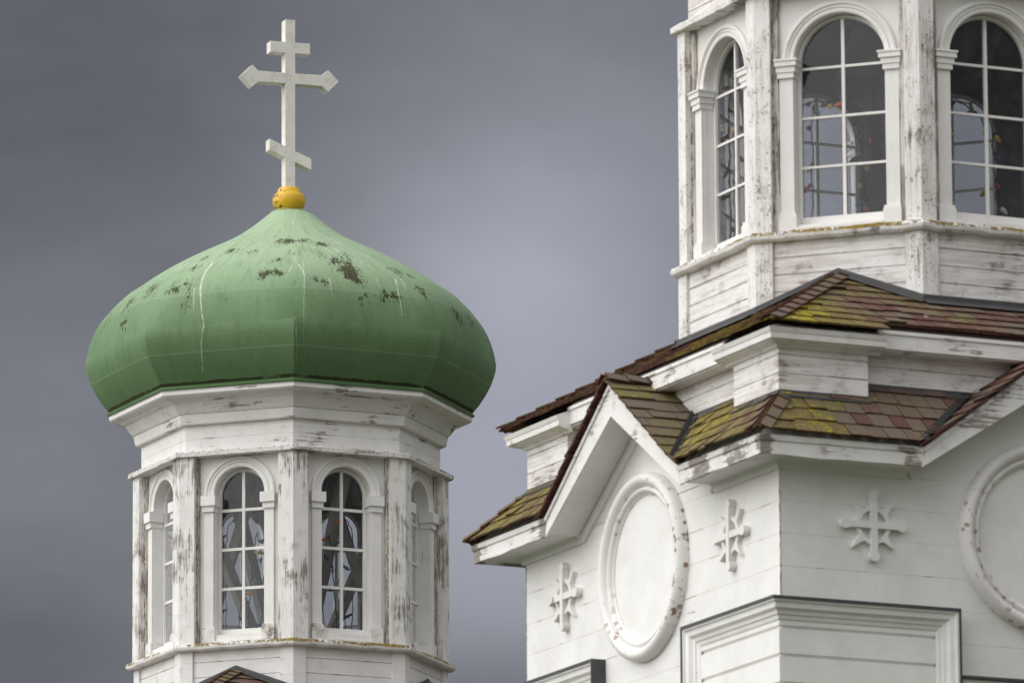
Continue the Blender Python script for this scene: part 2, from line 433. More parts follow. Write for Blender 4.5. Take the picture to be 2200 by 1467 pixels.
def tube(bm, pts, r, sides=5, mi=0):
    rings = []
    for i, p in enumerate(pts):
        p = Vector(p); d = (Vector(pts[min(i + 1, len(pts) - 1)]) - Vector(pts[max(i - 1, 0)]))
        d = d.normalized() if d.length > 1e-6 else Vector((0, 0, 1))
        a = d.orthogonal().normalized(); b_ = d.cross(a)
        rings.append([bm.verts.new(p + (a * math.cos(2 * math.pi * k / sides) + b_ * math.sin(2 * math.pi * k / sides)) * r) for k in range(sides)])
    for A, B in zip(rings, rings[1:]):
        for k in range(sides):
            bm.faces.new((A[k], A[(k + 1) % sides], B[(k + 1) % sides], B[k])).material_index = mi
    bm.faces.new(rings[0][::-1]).material_index = mi; bm.faces.new(rings[-1]).material_index = mi

def bar(bm, p0, p1, w, h, side, mi=0):
    """rectangular timber from p0 to p1; side = direction of its width"""
    p0, p1 = Vector(p0), Vector(p1); d = (p1 - p0).normalized(); s = Vector(side); s = (s - d * s.dot(d)).normalized(); t = d.cross(s)
    q = [s * w / 2 + t * h / 2, -s * w / 2 + t * h / 2, -s * w / 2 - t * h / 2, s * w / 2 - t * h / 2]
    A = [bm.verts.new(p0 + k) for k in q]; B = [bm.verts.new(p1 + k) for k in q]
    bm.faces.new(A); bm.faces.new(B[::-1])
    for i in range(4): bm.faces.new((A[i], B[i], B[(i + 1) % 4], A[(i + 1) % 4]))
    for f in bm.faces: f.material_index = f.material_index

# shingles ---------------------------------------------------------------
def clip(poly, cl):
    def area(p): return sum(p[i][0] * p[(i + 1) % len(p)][1] - p[(i + 1) % len(p)][0] * p[i][1] for i in range(len(p))) / 2
    if area(cl) < 0: cl = cl[::-1]
    outp = poly
    for i in range(len(cl)):
        a, b = cl[i], cl[(i + 1) % len(cl)]
        inp, outp = outp, []
        if not inp: return []
        def side(p): return (b[0] - a[0]) * (p[1] - a[1]) - (b[1] - a[1]) * (p[0] - a[0])
        for j in range(len(inp)):
            p, q = inp[j], inp[(j + 1) % len(inp)]
            sp, sq = side(p), side(q)
            if sp >= 0: outp.append(p)
            if (sp > 0 > sq) or (sp < 0 < sq):
                t = sp / (sp - sq); outp.append((p[0] + (q[0] - p[0]) * t, p[1] + (q[1] - p[1]) * t))
    return outp if len(outp) > 2 and abs(area(outp)) > 2e-4 else []

class Shingles:
    def __init__(s):
        s.bm = bmesh.new()
        s.rnd = s.bm.faces.layers.float.new('rnd'); s.edge = s.bm.faces.layers.float.new('edge'); s.moss = s.bm.faces.layers.float.new('moss')
    def piece(s, poly3, N, thick, hf, rv, mv):
        bot = [s.bm.verts.new(p + N * h) for p, h in zip(poly3, hf)]
        top = [s.bm.verts.new(p + N * (h + thick)) for p, h in zip(poly3, hf)]
        n = len(bot)
        fs = [(s.bm.faces.new(top), 0.0), (s.bm.faces.new(bot[::-1]), 1.0)]
        for i in range(n): fs.append((s.bm.faces.new((bot[i], bot[(i + 1) % n], top[(i + 1) % n], top[i])), 1.0))
        for f, e in fs: f[s.rnd] = rv; f[s.edge] = e; f[s.moss] = mv
    def slope(s, O, S, Uv, N, polys, exposure=0.16, width=(0.12, 0.19), moss=lambda s_, u_: 0.0, u0=0.0, tone=(0.0, 1.0)):
        O, S, Uv, N = Vector(O), Vector(S), Vector(Uv), Vector(N)
        if N.z < 0: N = -N
        smin = min(p[0] for q in polys for p in q); smax = max(p[0] for q in polys for p in q)
        umax = max(p[1] for q in polys for p in q)
        row = 0; L = exposure * 1.35
        while u0 + row * exposure < umax:
            ub = u0 + row * exposure; x = smin - random.random() * 0.15
            while x < smax:
                wd = random.uniform(*width)
                rv = random.uniform(*tone); jit = random.uniform(-0.010, 0.010) - (0.028 if random.random() < 0.04 else 0.0); lift = random.uniform(0.011, 0.021) + (0.012 if random.random() < 0.05 else 0.0)
                rect = [(x + 0.003, ub + jit), (x + wd - 0.003, ub + jit), (x + wd - 0.003, ub + L), (x + 0.003, ub + L)]
                for q in polys:
                    c = clip(rect, q)
                    if c:
                        mv = moss(x + wd / 2, ub)
                        s.piece([O + S * a + Uv * b for a, b in c], N, 0.016, [lift * (1 - (b - ub) / L) for a, b in c], rv, mv)
                x += wd
            row += 1
    def caps(s, p0, p1, NA, NB, spacing=0.14, wid=0.085, moss=0.3):
        p0, p1, NA, NB = Vector(p0), Vector(p1), Vector(NA), Vector(NB)
        d = (p1 - p0); Ln = d.length; d.normalize()
        dirs = []
        for N in (NA, NB):
            q = d.cross(N).normalized()
            other = NB if N is NA else NA
            if q.dot(other) > 0: q = -q          # leaf falls away from the other slope
            dirs.append((q if q.z < 0.02 else -q, N))
        k = 0
        while k * spacing < Ln:
            a = p0 + d * (k * spacing); e = min(Ln, (k * spacing + spacing * 1.3)); b_ = p0 + d * e
            rv = random.uniform(0.45, 1.0)
            for q, N in dirs:
                n_ = N if N.z > 0 else -N
                lo, hi = 0.050, 0.030
                s.piece([a, b_, b_ + q * wid, a + q * wid], n_, 0.014, [lo, hi, hi, lo], rv, moss)
            k += 1

# ------------------------------------------------------------------ lantern (shared by both towers)
A8 = [45.0 * k for k in range(8)]
F8 = [22.5 + 45.0 * k for k in range(8)]
T225 = math.tan(R(22.5)); C225 = math.cos(R(22.5))

def lantern(tower, p):
    RP = p['R']; apo = RP * C225; half = RP * math.sin(R(22.5)); wa = p['wall']       # wall plane apothem
    z0, z1 = p['sill'], p['top']; pw = p['post_w']
    # corner posts
    bm = bmesh.new()
    t = 0.16
    def V(al, dn):  # along right-hand face from the vertex, inward dn
        return (al * C225 - dn * math.sin(R(22.5)) * 1.0, -RP + al * math.sin(R(22.5)) + dn * C225)
    Pr = [(0, -RP), V(pw, 0), V(pw, t)]; inner = (0, -RP + t / C225)
    poly = Pr + [inner] + [(-V(pw, t)[0], V(pw, t)[1]), (-V(pw, 0)[0], V(pw, 0)[1])]
    zprism(bm, poly, z0 - 0.02, z1 + 0.01)
    post = link('corner_post', bm, p['m_post'], tower)
    for a in A8[1:]: dup(post, R(a))
    # window of one face
    ga, gr, sp, ir, orr = p['glass_n'], p['glass_r'], p['spring'], p['arch_in'], p['arch_out']
    sb = p['glass_bot']; side = half - 0.02
    bm = bmesh.new()
    opening = [(ir * math.cos(R(180 - 180 * i / 24)), sp + ir * math.sin(R(180 - 180 * i / 24))) for i in range(25)]
    def panel(n, mi, flip):
        for s0, s1 in ((-side, -ir), (ir, side)):
            face(bm, [(s0, -n, z0 - 0.05), (s1, -n, z0 - 0.05), (s1, -n, z1 + 0.02), (s0, -n, z1 + 0.02)], mi)
        for (a0, b0), (a1, b1) in zip(opening, opening[1:]):
            face(bm, [(a0, -n, b0), (a1, -n, b1), (a1, -n, z1 + 0.02), (a0, -n, z1 + 0.02)], mi)
        face(bm, [(-ir, -n, z0 - 0.05), (ir, -n, z0 - 0.05), (ir, -n, sb - 0.09), (-ir, -n, sb - 0.09)], mi)
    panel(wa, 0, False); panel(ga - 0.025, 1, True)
    loop = [(ir, sb - 0.09), (ir, sp)] + opening[::-1][1:] + [(-ir, sb - 0.09)]
    for (a0, b0), (a1, b1) in zip(loop, loop[1:] + loop[:1]):
        face(bm, [(a0, -wa, b0), (a1, -wa, b1), (a1, -(ga - 0.025), b1), (a0, -(ga - 0.025), b0)], 0)
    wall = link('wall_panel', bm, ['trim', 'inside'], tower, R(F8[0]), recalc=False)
    # sash: outer frame + muntins
    bm = bmesh.new()
    fw = ir - gr
    half_lathe(bm, 0, sp, [(ir, ga + 0.005), (ir - 0.006, ga + 0.022), (gr + 0.006, ga + 0.022), (gr, ga - 0.012)], seg=24)
    half_lathe(bm, 0, sp, [(ir, ga - 0.02), (gr, ga - 0.02)], seg=24)
    for sgn in (-1, 1):
        a, b_ = sorted((sgn * gr, sgn * (ir - 0.002))); fbox(bm, a, b_, ga - 0.02, ga + 0.022, sb, sp)
    fbox(bm, -ir + 0.002, ir - 0.002, ga - 0.02, ga + 0.026, sb - 0.088, sb)
    mw = p['munt']
    fbox(bm, -mw / 2, mw / 2, ga - 0.014, ga + 0.016, sb, sp + gr)
    for zz in p['bars']:
        x = gr if zz <= sp else math.sqrt(max(0, gr ** 2 - (zz - sp) ** 2))
        mh = p.get('munt_h', mw); fbox(bm, -x, -mw / 2, ga - 0.012, ga + 0.013, zz - mh / 2, zz + mh / 2); fbox(bm, mw / 2, x, ga - 0.012, ga + 0.013, zz - mh / 2, zz + mh / 2)
    win = link('window', bm, 'trim', tower, R(F8[0]))
    bm = bmesh.new()
    face(bm, [(s, -ga, z) for s, z in [(gr, sb), (gr, sp)] + [(gr * math.cos(R(180 * i / 24)), sp + gr * math.sin(R(180 * i / 24))) for i in range(1, 24)] + [(-gr, sp), (-gr, sb)]])
    link('pane', bm, 'glass', win)
    # arch moulding
    bm = bmesh.new(); d = orr - ir
    half_lathe(bm, 0, sp, [(orr, wa - 0.005), (orr, wa + 0.022), (orr - 0.14 * d, wa + 0.032), (orr - 0.30 * d, wa + 0.032), (orr - 0.36 * d, wa + 0.016), (orr - 0.55 * d, wa + 0.014), (orr - 0.60 * d, wa + 0.030), (orr - 0.68 * d, wa + 0.022), (ir + 0.06 * d, wa + 0.022), (ir - 0.004, wa + 0.016), (ir - 0.004, wa - 0.03)], seg=36)
    link('arch_moulding', bm, 'trim', win)
    it, ib1, ib2 = p['impost']; pin, pout = p['pil']
    for sgn in (-1, 1):
        def fb(bm, a, b_, n0, n1, zz0, zz1):
            a, b_ = sorted((sgn * a, sgn * b_)); fbox(bm, a, b_, n0, n1, zz0, zz1)
        bm = bmesh.new(); fb(bm, pin, pout, wa - 0.03, wa + 0.03, p['plinth'], ib2); fb(bm, ir - 0.003, pin, ga + 0.03, wa + 0.004, sb - 0.085, ib2)
        link('pilaster', bm, 'trim', win)
        bm = bmesh.new()
        if p['fancy']:
            h = it - ib2
            fb(bm, pin - 0.012, pout + 0.010, ga + 0.03, wa + 0.050, ib2, ib2 + 0.30 * h)
            fb(bm, pin - 0.024, pout + 0.018, ga + 0.03, wa + 0.058, ib2 + 0.30 * h, ib2 + 0.62 * h)
            fb(bm, pin - 0.038, pout + 0.026, ga + 0.03, wa + 0.072, ib2 + 0.62 * h, it - 0.015)
            fb(bm, pin - 0.046, pout + 0.030, ga + 0.03, wa + 0.080, it - 0.015, it)
        else:
            fb(bm, pin - 0.034, pout + 0.022, ga + 0.03, wa + 0.074, ib1, it)
            fb(bm, pin - 0.012, pout + 0.012, ga + 0.03, wa + 0.052, ib2, ib1)
        link('impost', bm, 'trim', win)
        bm = bmesh.new()
        fb(bm, pin - 0.022, pout + 0.012, ga + 0.03, wa + 0.052, z0 - 0.03, p['plinth'] - 0.02)
        fb(bm, pin - 0.016, pout + 0.006, ga + 0.03, wa + 0.044, p['plinth'] - 0.02, p['plinth'] + 0.004)
        link('plinth_block', bm, p['m_plinth'], win)
        # crumbling strip where panel meets post
        bm = bmesh.new(); e = half - pw
        n = 60; L_ = []
        for k in range(n + 1):
            zz = z0 + (z1 - z0) * k / n
            j = p['caulk'] * (0.012 * mnoise.noise(Vector((sgn * 3.1, p['R'], zz * 3.0))) + 0.007 * mnoise.noise(Vector((sgn * 7.1, 2.0, zz * 14.0))))
            L_.append((e - p['strip'] + j, zz))
        for (a0, za), (a1, zb) in zip(L_, L_[1:]):
            q = [(sgn * a0, -(wa + 0.004), za), (sgn * (e + 0.03), -(wa + 0.004), za), (sgn * (e + 0.03), -(wa + 0.004), zb), (sgn * a1, -(wa + 0.004), zb)]
            q2 = [(x * 0.998, y - 0.030, z) for x, y, z in q]
            A = [bm.verts.new(v) for v in q]; B = [bm.verts.new(v) for v in q2]
            bm.faces.new(B); bm.faces.new((A[0], B[0], B[3], A[3]))
        tube(bm, [(sgn * (e - 0.004 + 0.006 * mnoise.noise(Vector((sgn, zz * 9.0, 1.0)))), -(wa + 0.034), zz) for _, zz in L_], 0.0075, 5, 1)
        tube(bm, [(sgn * (x + 0.002), -(wa + 0.006), zz) for x, zz in L_], 0.0045, 5, 1)
        link('caulk_strip', bm, ['batten', 'grime'], win)
    bm = bmesh.new()
    fbox(bm, -pin + 0.022, pin - 0.022, ga + 0.02, wa + 0.03, z0 - 0.03, sb - 0.075)
    fprism(bm, [(-pin + 0.022, z0 - 0.028), (pin - 0.022, z0 - 0.028), (pin - 0.022, z0 + 0.03), (-pin + 0.022, z0 + 0.03)], wa + 0.03, wa + 0.06)
    link('window_sill', bm, 'trim', win)
    for a in F8[1:]:
        dup(wall, R(a)); dup(win, R(a))
    # sill ring
    bm = bmesh.new(); o8 = octagon(RP)
    sweep(bm, o8, [(-0.25, z0 - 0.075), (0.045, z0 - 0.075), (0.062, z0 - 0.060), (0.068, z0 - 0.036), (0.058, z0 - 0.012), (0.03, z0 + 0.0), (-0.25, z0 + 0.012)], solid=True)
    bmesh.ops.subdivide_edges(bm, edges=[e for e in bm.edges if abs(e.verts[0].co.z - e.verts[1].co.z) < 1e-6 and e.calc_length() > 0.4], cuts=22, use_grid_fill=True)
    for v in bm.verts:
        if v.co.xy.length > RP * 0.93: v.co.z += 0.010 * (mnoise.noise(v.co * 9.0)) * 1.3
    link('sill', bm, 'sill', tower)
    # lower siding + lower corner boards
    bm = bmesh.new(); lo = p['low']
    sweep(bm, octagon(lo[2] / C225), board_profile(lo[0], z0 - 0.06, lo[1], gap=0.010, depth=0.012))
    link('siding', bm, 'siding' if p['fancy'] == 0 else 'board', tower)
    bm = bmesh.new(); RB = lo[2] / C225 + 0.028; pwl = lo[3]
    def V2(al, dn): return (al * C225 - dn * math.sin(R(22.5)), -RB + al * math.sin(R(22.5)) + dn * C225)
    poly = [(0, -RB), V2(pwl, 0), V2(pwl, 0.08), (0, -RB + 0.08 / C225), (-V2(pwl, 0.08)[0], V2(pwl, 0.08)[1]), (-V2(pwl, 0)[0], V2(pwl, 0)[1])]
    zprism(bm, poly, lo[0], z0 - 0.055)
    cb = link('corner_board', bm, 'siding' if p['fancy'] == 0 else 'post_speck', tower)
    for a in A8[1:]: dup(cb, R(a))
    # floor and ceiling inside
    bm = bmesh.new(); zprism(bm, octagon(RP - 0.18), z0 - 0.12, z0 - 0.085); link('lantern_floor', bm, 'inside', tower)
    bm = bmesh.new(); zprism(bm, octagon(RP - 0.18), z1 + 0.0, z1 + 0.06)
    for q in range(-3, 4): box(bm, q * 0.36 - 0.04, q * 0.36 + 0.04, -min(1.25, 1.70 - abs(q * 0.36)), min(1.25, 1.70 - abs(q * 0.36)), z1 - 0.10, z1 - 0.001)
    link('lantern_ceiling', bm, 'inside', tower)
    # ledge + frieze
    bm = bmesh.new()
    sweep(bm, o8, [(-0.3, z1 + 0.002), (0.048, z1 + 0.002), (0.052, z1 + 0.045), (0.035, z1 + 0.058), (-0.3, z1 + 0.085)], solid=True)
    bmesh.ops.subdivide_edges(bm, edges=[e for e in bm.edges if abs(e.verts[0].co.z - e.verts[1].co.z) < 1e-6 and e.calc_length() > 0.4], cuts=18, use_grid_fill=True)
    for v in bm.verts:
        if v.co.xy.length > RP * 0.95: v.co.z += 0.006 * mnoise.noise(v.co * 7.0)
    link('ledge', bm, 'ledge', tower)

def cornice(tower, zb, r0=1.61):
    """frieze, two sloping moulding tiers and fascia; zb = bottom of the frieze"""
    o8 = octagon(r0)
    bm = bmesh.new()
    sweep(bm, o8, board_profile(zb, zb + 0.30, [zb + 0.14], gap=0.004, depth=0.004))
    link('frieze', bm, 'cornice', tower)
    bm = bmesh.new()
    sweep(bm, o8, [(-0.05, zb + 0.295), (0.055, zb + 0.290), (0.062, zb + 0.300), (0.080, zb + 0.395), (0.070, zb + 0.405), (-0.05, zb + 0.41)], solid=True)
    link('cornice_moulding', bm, 'cornice', tower)
    bm = bmesh.new()
    sweep(bm, o8, [(-0.05, zb + 0.406), (0.088, zb + 0.400), (0.100, zb + 0.412), (0.165, zb + 0.505), (0.205, zb + 0.520), (0.205, zb + 0.53), (-0.05, zb + 0.54)], solid=True)
    link('cornice_moulding', bm, 'cornice', tower)
    bm = bmesh.new()
    sweep(bm, o8, [(-0.05, zb + 0.532), (0.215, zb + 0.527), (0.225, zb + 0.542), (0.305, zb + 0.556), (0.322, zb + 0.572), (0.324, zb + 0.640), (0.300, zb + 0.648), (-0.05, zb + 0.65)], solid=True)
    link('cornice_fascia', bm, 'cornice', tower)

def resample(prof, n):
    # Catmull-Rom through (r, z) control points
    pts = [Vector(q) for q in prof]; out = []
    for i in range(len(pts) - 1):
        p0, p1, p2, p3 = pts[max(i - 1, 0)], pts[i], pts[i + 1], pts[min(i + 2, len(pts) - 1)]
        for k in range(n):
            t = k / n
            out.append(0.5 * ((2 * p1) + (p2 - p0) * t + (2 * p0 - 5 * p1 + 4 * p2 - p3) * t * t + (3 * p1 - p0 - 3 * p2 + p3) * t ** 3))
    out.append(pts[-1]); return out

DOME_UP = [(2.224, 18.93), (2.195, 19.10), (2.125, 19.29), (2.02, 19.45), (1.865, 19.60), (1.71, 19.70), (1.50, 19.84), (1.27, 19.975), (1.03, 20.10), (0.80, 20.21), (0.62, 20.305), (0.43, 20.435), (0.30, 20.54), (0.225, 20.60)]
DOME_LOW = [(1.955, 18.385), (2.035, 18.48), (2.104, 18.585), (2.160, 18.69), (2.198, 18.79), (2.219, 18.865)]   # flat courses towards the rim
def dome(tower, dz):
    bm = bmesh.new()
    lower = [Vector(q) for q in DOME_LOW]; upper = resample(DOME_UP, 4)
    prof = lower + upper; sub = 6
    rings = []
    for r, z in prof:
        ring = []
        for k in range(8):
            a, b_ = Vector(octagon(r)[k]), Vector(octagon(r)[(k + 1) % 8])
            for q in range(sub):
                v = a.lerp(b_, q / sub)
                blend = max(0.0, min(1.0, (z - 18.9) / 0.9))           # rounder towards the neck
                rr = v.length; tgt = r * 0.985
                v = v * (1 + (tgt / rr - 1) * (0.10 + 0.85 * blend))
                ring.append(bm.verts.new((v.x, v.y, z + dz)))
        rings.append(ring)
    n = 8 * sub
    for i, (A, B) in enumerate(zip(rings, rings[1:])):
        for k in range(n):
            f = bm.faces.new((A[k], A[(k + 1) % n], B[(k + 1) % n], B[k])); f.smooth = True
    bm.faces.new(rings[-1]); bm.faces.new(rings[0][::-1])
    # octagon ridges stay crisp
    for k in range(0, n, sub):
        for A, B in zip(rings, rings[1:]):
            if A[k].co.z - dz < 19.0:
                e = bm.edges.get((A[k], B[k]))
                if e: e.smooth = False
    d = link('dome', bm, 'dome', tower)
    bm = bmesh.new()
    sweep(bm, octagon(1.90), [(0.02, 18.352 + dz), (0.075, 18.356 + dz), (0.082, 18.372 + dz), (0.06, 18.392 + dz), (0.02, 18.41 + dz)], solid=True)
    link('dome_rim', bm, 'dome', tower)
    return d

# dome paint: weathered green, stains placed where the photograph shows them (dome-local metres)
MOSS = []      # (x, y, z, radius)  filled below
def ray_dome(u, v):
    """point on the dome surface under a photograph pixel, in tower-local metres (only used to place stains)"""
    d = (F + RX * ((u - 1100) / FPX) + UY * ((733.5 - v) / FPX)).normalized()
    ca, sa = math.cos(ALPHA), math.sin(ALPHA)
    prof = [Vector(q) for q in DOME_LOW] + resample(DOME_UP, 4)
    prev = None
    for i in range(1400):
        t = 84.0 + i * 0.004
        p = CAM + d * t - Vector(LEFT_LOC)
        x, y, z = p.x * ca + p.y * sa, -p.x * sa + p.y * ca, p.z
        for a, b_ in zip(prof, prof[1:]):
            if a.y <= z <= b_.y:
                rr = a.x + (b_.x - a.x) * (z - a.y) / (b_.y - a.y)
                th = math.atan2(x, -y) % R(45) - R(22.5)
                rad = math.hypot(x, y)
                if rad < rr * C225 / math.cos(th) + 0.0: return (x, y, z)
    return None

ALPHA = 0.0424
LEFT_LOC = (-2.3909, 85.0, 0.0)
RIGHT_LOC = (2.9825, 60.0, 0.0)

mt, g, b = new_mat('weathered green dome paint')
P = g.obj(False)
Xd, Yd, Zd = g.xyz(P)
ang = g.m('ARCTAN2', Xd, g.m('MULTIPLY', Yd, -1.0))
rad = g.m('SQRT', g.m('ADD', g.m('MULTIPLY', Xd, Xd), g.m('MULTIPLY', Yd, Yd)))
cyl = g.node('ShaderNodeCombineXYZ'); g.put(cyl.inputs[0], g.m('MULTIPLY', ang, 1.8)); g.put(cyl.inputs[1], g.m('MULTIPLY', rad, 0.6)); g.put(cyl.inputs[2], Zd)
CY = cyl.outputs[0]
n_lo = g.noise(P, 1.2, 4, 0.6); n_h = g.noise(g.sc(P, (2, 2, 30)), 1.5, 5, 0.65); n_f = g.noise(P, 38, 4, 0.7); n_g = g.noise(P, 60, 3, 0.6)
n_run = g.noise(g.sc(CY, (26, 0.6, 0.7)), 1.0, 4, 0.6)
c = g.mix(g.step(n_lo, 0.3, 0.7), (0.112, 0.207, 0.090), (0.145, 0.250, 0.118))
# upper dome: chalked paint, with the sky's sheen put into the pale colour
chalk_sheen = g.m('MULTIPLY', g.m('ADD', g.step(Zd, 19.15, 20.0, 0.0, 0.8), g.m('MULTIPLY', g.m('GREATER_THAN', Zd, 19.34), 0.12)), g.step(n_f, 0.2, 0.75, 0.7, 1.0))
c = g.mix(g.m('MULTIPLY', chalk_sheen, 0.95, clamp=True), c, (0.405, 0.535, 0.355))
# lowest courses: shade of the downturned facets painted as darker green
low1 = g.m('LESS_THAN', Zd, 18.705); low2 = g.m('LESS_THAN', Zd, 18.89)
c = g.mix(g.m('MULTIPLY', low2, 0.05), c, (0.085, 0.175, 0.080))
c = g.mix(g.m('MULTIPLY', low1, 0.14), c, (0.060, 0.140, 0.062))
c = g.mix(g.step(n_h, 0.5, 0.75, 0, 0.22), c, (0.08, 0.20, 0.09))
c = g.mix(g.step(n_f, 0.50, 0.72, 0, 0.45), c, (0.06, 0.13, 0.055))
c = g.mix(g.step(g.noise(g.sc(CY, (9, 3, 2.2)), 1.4, 5, 0.7), 0.48, 0.75, 0, 0.5), c, (0.075, 0.13, 0.06))
c = g.mix(g.m('MULTIPLY', g.step(n_g, 0.62, 0.68), g.step(n_lo, 0.35, 0.7, 0.1, 0.6)), c, (0.05, 0.075, 0.03))
# pale scuffs and run marks near the top
blot = g.noise(g.sc(CY, (5, 2.0, 2.0)), 1.5, 6, 0.75)
scuff = g.m('MULTIPLY', g.step(g.m('ADD', g.m('MULTIPLY', n_run, 0.35), g.m('MULTIPLY', blot, 0.9)), 0.70, 0.86), g.step(Zd, 19.5, 20.05, 0.0, 0.8))
c = g.mix(scuff, c, (0.66, 0.72, 0.63))
runs2 = g.m('MULTIPLY', g.step(g.noise(g.sc(CY, (60, 0.3, 0.35)), 1.0, 2, 0.5), 0.66, 0.72), g.m('MULTIPLY', g.step(ang, -0.80, -1.05), g.step(Zd, 19.75, 19.3)))
c = g.mix(g.m('MULTIPLY', runs2, 0.40), c, (0.42, 0.55, 0.42))
# seam lines
for zz, wdt in ((18.705, 0.004), (19.34, 0.003)):
    ln = g.step(g.m('ABSOLUTE', g.m('SUBTRACT', Zd, zz)), wdt, wdt * 2.2, 1, 0)
    c = g.mix(g.m('MULTIPLY', ln, 0.35), c, (0.26, 0.38, 0.26))
# moss and lichen
brk = g.m('ADD', g.noise(g.sc(CY, (13, 7, 7)), 1.5, 4, 0.6), g.m('MULTIPLY', g.m('SUBTRACT', g.noise(g.sc(CY, (36, 20, 13)), 2.0, 4, 0.75), 0.5), 1.35))
mask = None
PATCH = [(745, 590, .24, 1.25), (752, 602, .16, 1.5), (725, 570, .26, 1.0), (700, 560, .20, .9), (768, 612, .16, 1.1), (735, 555, .15, 1.0), (640, 545, .22, .75), (575, 592, .18, 1.05), (600, 590, .10, 1.0), (600, 562, .15, .95), (618, 518, .20, 1.05), (655, 520, .18, .9), (690, 530, .18, 1.0), (675, 600, .14, .95), (695, 612, .10, 1.0), (818, 640, .16, 1.0), (846, 642, .13, 1.15), (850, 585, .20, .95), (880, 590, .14, .9), (560, 600, .12, .85), (330, 622, .26, .95), (375, 620, .2, .95), (405, 620, .18, .95), (412, 642, .16, .9), (400, 660, .12, .85), (285, 660, .22, .9), (272, 700, .2, .9), (240, 690, .2, .85), (420, 580, .2, .85), (500, 545, .2, .9), (545, 548, .14, .9), (960, 630, .24, .95), (975, 680, .26, .95), (1000, 690, .22, .9), (905, 625, .18, .9), (780, 650, .16, .85), (480, 650, .12, .8), (340, 590, .2, .8), (440, 555, .16, .8)]
for u, v, r_, wt in PATCH:
    q = ray_dome(u, v)
    if q is None: continue
    k = g.step(g.vm('DISTANCE', P, q), 0.05 * r_, r_ * 1.35, wt * (1.15 if wt > 0.96 else 1.0), 0.0)
    mask = k if mask is None else g.m('MAXIMUM', mask, k)
mm_ = g.step(g.m('ADD', brk, g.m('MULTIPLY', mask, 0.50)), 0.93, 0.98)
allover = g.step(g.m('ADD', brk, g.step(Zd, 19.4, 20.1, 0, 0.10)), 0.93, 0.96)
mm_ = g.m('MAXIMUM', mm_, g.m('MULTIPLY', allover, 0.8))
rimm = g.m('MULTIPLY', g.m('MULTIPLY', g.step(g.m('ADD', Zd, g.m('MULTIPLY', g.noise(CY, 7, 5, 0.7), 0.05)), 18.462, 18.445), g.m('GREATER_THAN', Zd, 18.398)), g.step(g.noise(CY, 2.2, 3), 0.36, 0.44))
mm_ = g.m('MAXIMUM', mm_, rimm)
mcol = g.mix(g.noise(P, 5, 3), (0.022, 0.019, 0.010), (0.055, 0.048, 0.018))
c = g.mix(g.m('MULTIPLY', mm_, 0.92), c, mcol)
# bird droppings: thin runs down the courses
wob = g.m('MULTIPLY', g.m('SUBTRACT', g.noise(g.sc(P, (1, 1, 3)), 2.0, 2), 0.5), 0.05)
for pts, wd, op in (([(437, 800), (440, 700), (436, 640), (447, 590), (465, 565)], .009, .75), ([(652, 745), (652, 690), (650, 560)], .0045, .5), ([(636, 790), (638, 740), (634, 680)], .005, .35), ([(612, 600), (628, 570)], .006, .6), ([(660, 600), (640, 565)], .006, .7), ([(860, 680), (850, 630), (842, 600)], .007, .8), ([(870, 630), (855, 600)], .006, .6), ([(810, 620), (800, 600)], .006, .6), ([(712, 640), (705, 600)], .005, .5), ([(420, 670), (425, 620)], .006, .6)):
    L3 = [ray_dome(*q) for q in pts]; L3 = [q for q in L3 if q]
    if len(L3) < 2: continue
    zs = sorted((q[2], math.atan2(q[0], -q[1])) for q in L3)
    # piecewise linear angle along the height
    tgt = None
    for (za, aa), (zb, ab) in zip(zs, zs[1:]):
        n = g.node('ShaderNodeMapRange'); g.put(n.inputs[0], Zd)
        for i, v_ in enumerate((za, zb, 0.0 if tgt is not None else aa, (ab - aa) if tgt is not None else ab)): n.inputs[i + 1].default_value = v_
        tgt = n.outputs[0] if tgt is None else g.m('ADD', tgt, n.outputs[0])
    dd = g.m('MULTIPLY', g.m('ABSOLUTE', g.m('SUBTRACT', g.m('ADD', ang, g.m('MULTIPLY', wob, 0.3)), tgt)), rad)
    taper = g.step(Zd, zs[0][0], zs[-1][0], wd * 0.4, wd * 1.5)
    k = g.step(g.m('DIVIDE', dd, taper), 0.4, 1.3, 1, 0)
    k = g.m('MULTIPLY', k, g.m('MULTIPLY', g.m('GREATER_THAN', Zd, zs[0][0]), g.m('LESS_THAN', Zd, zs[-1][0])))
    k = g.m('MULTIPLY', k, g.step(g.noise(P, 26, 4, 0.7), 0.36, 0.56, 0.15, 1.0))
    c = g.mix(g.m('MULTIPLY', k, op), c, (0.66, 0.68, 0.62))
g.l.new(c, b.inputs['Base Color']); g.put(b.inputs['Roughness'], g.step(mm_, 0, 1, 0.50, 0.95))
b.inputs['Specular IOR Level'].default_value = 0.35
bump(g, b, g.m('ADD', g.m('MULTIPLY', n_h, 0.5), g.m('MULTIPLY', mm_, 1.2)), 0.006, 0.5)
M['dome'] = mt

# ------------------------------------------------------------------ ground
bm = bmesh.new()
ring = [bm.verts.new((1500 * math.cos(2 * math.pi * k / 48), 300 + 1500 * math.sin(2 * math.pi * k / 48), 0)) for k in range(48)]
bm.faces.new(ring)
o = link('ground', bm, 'grass'); o['kind'] = 'structure'

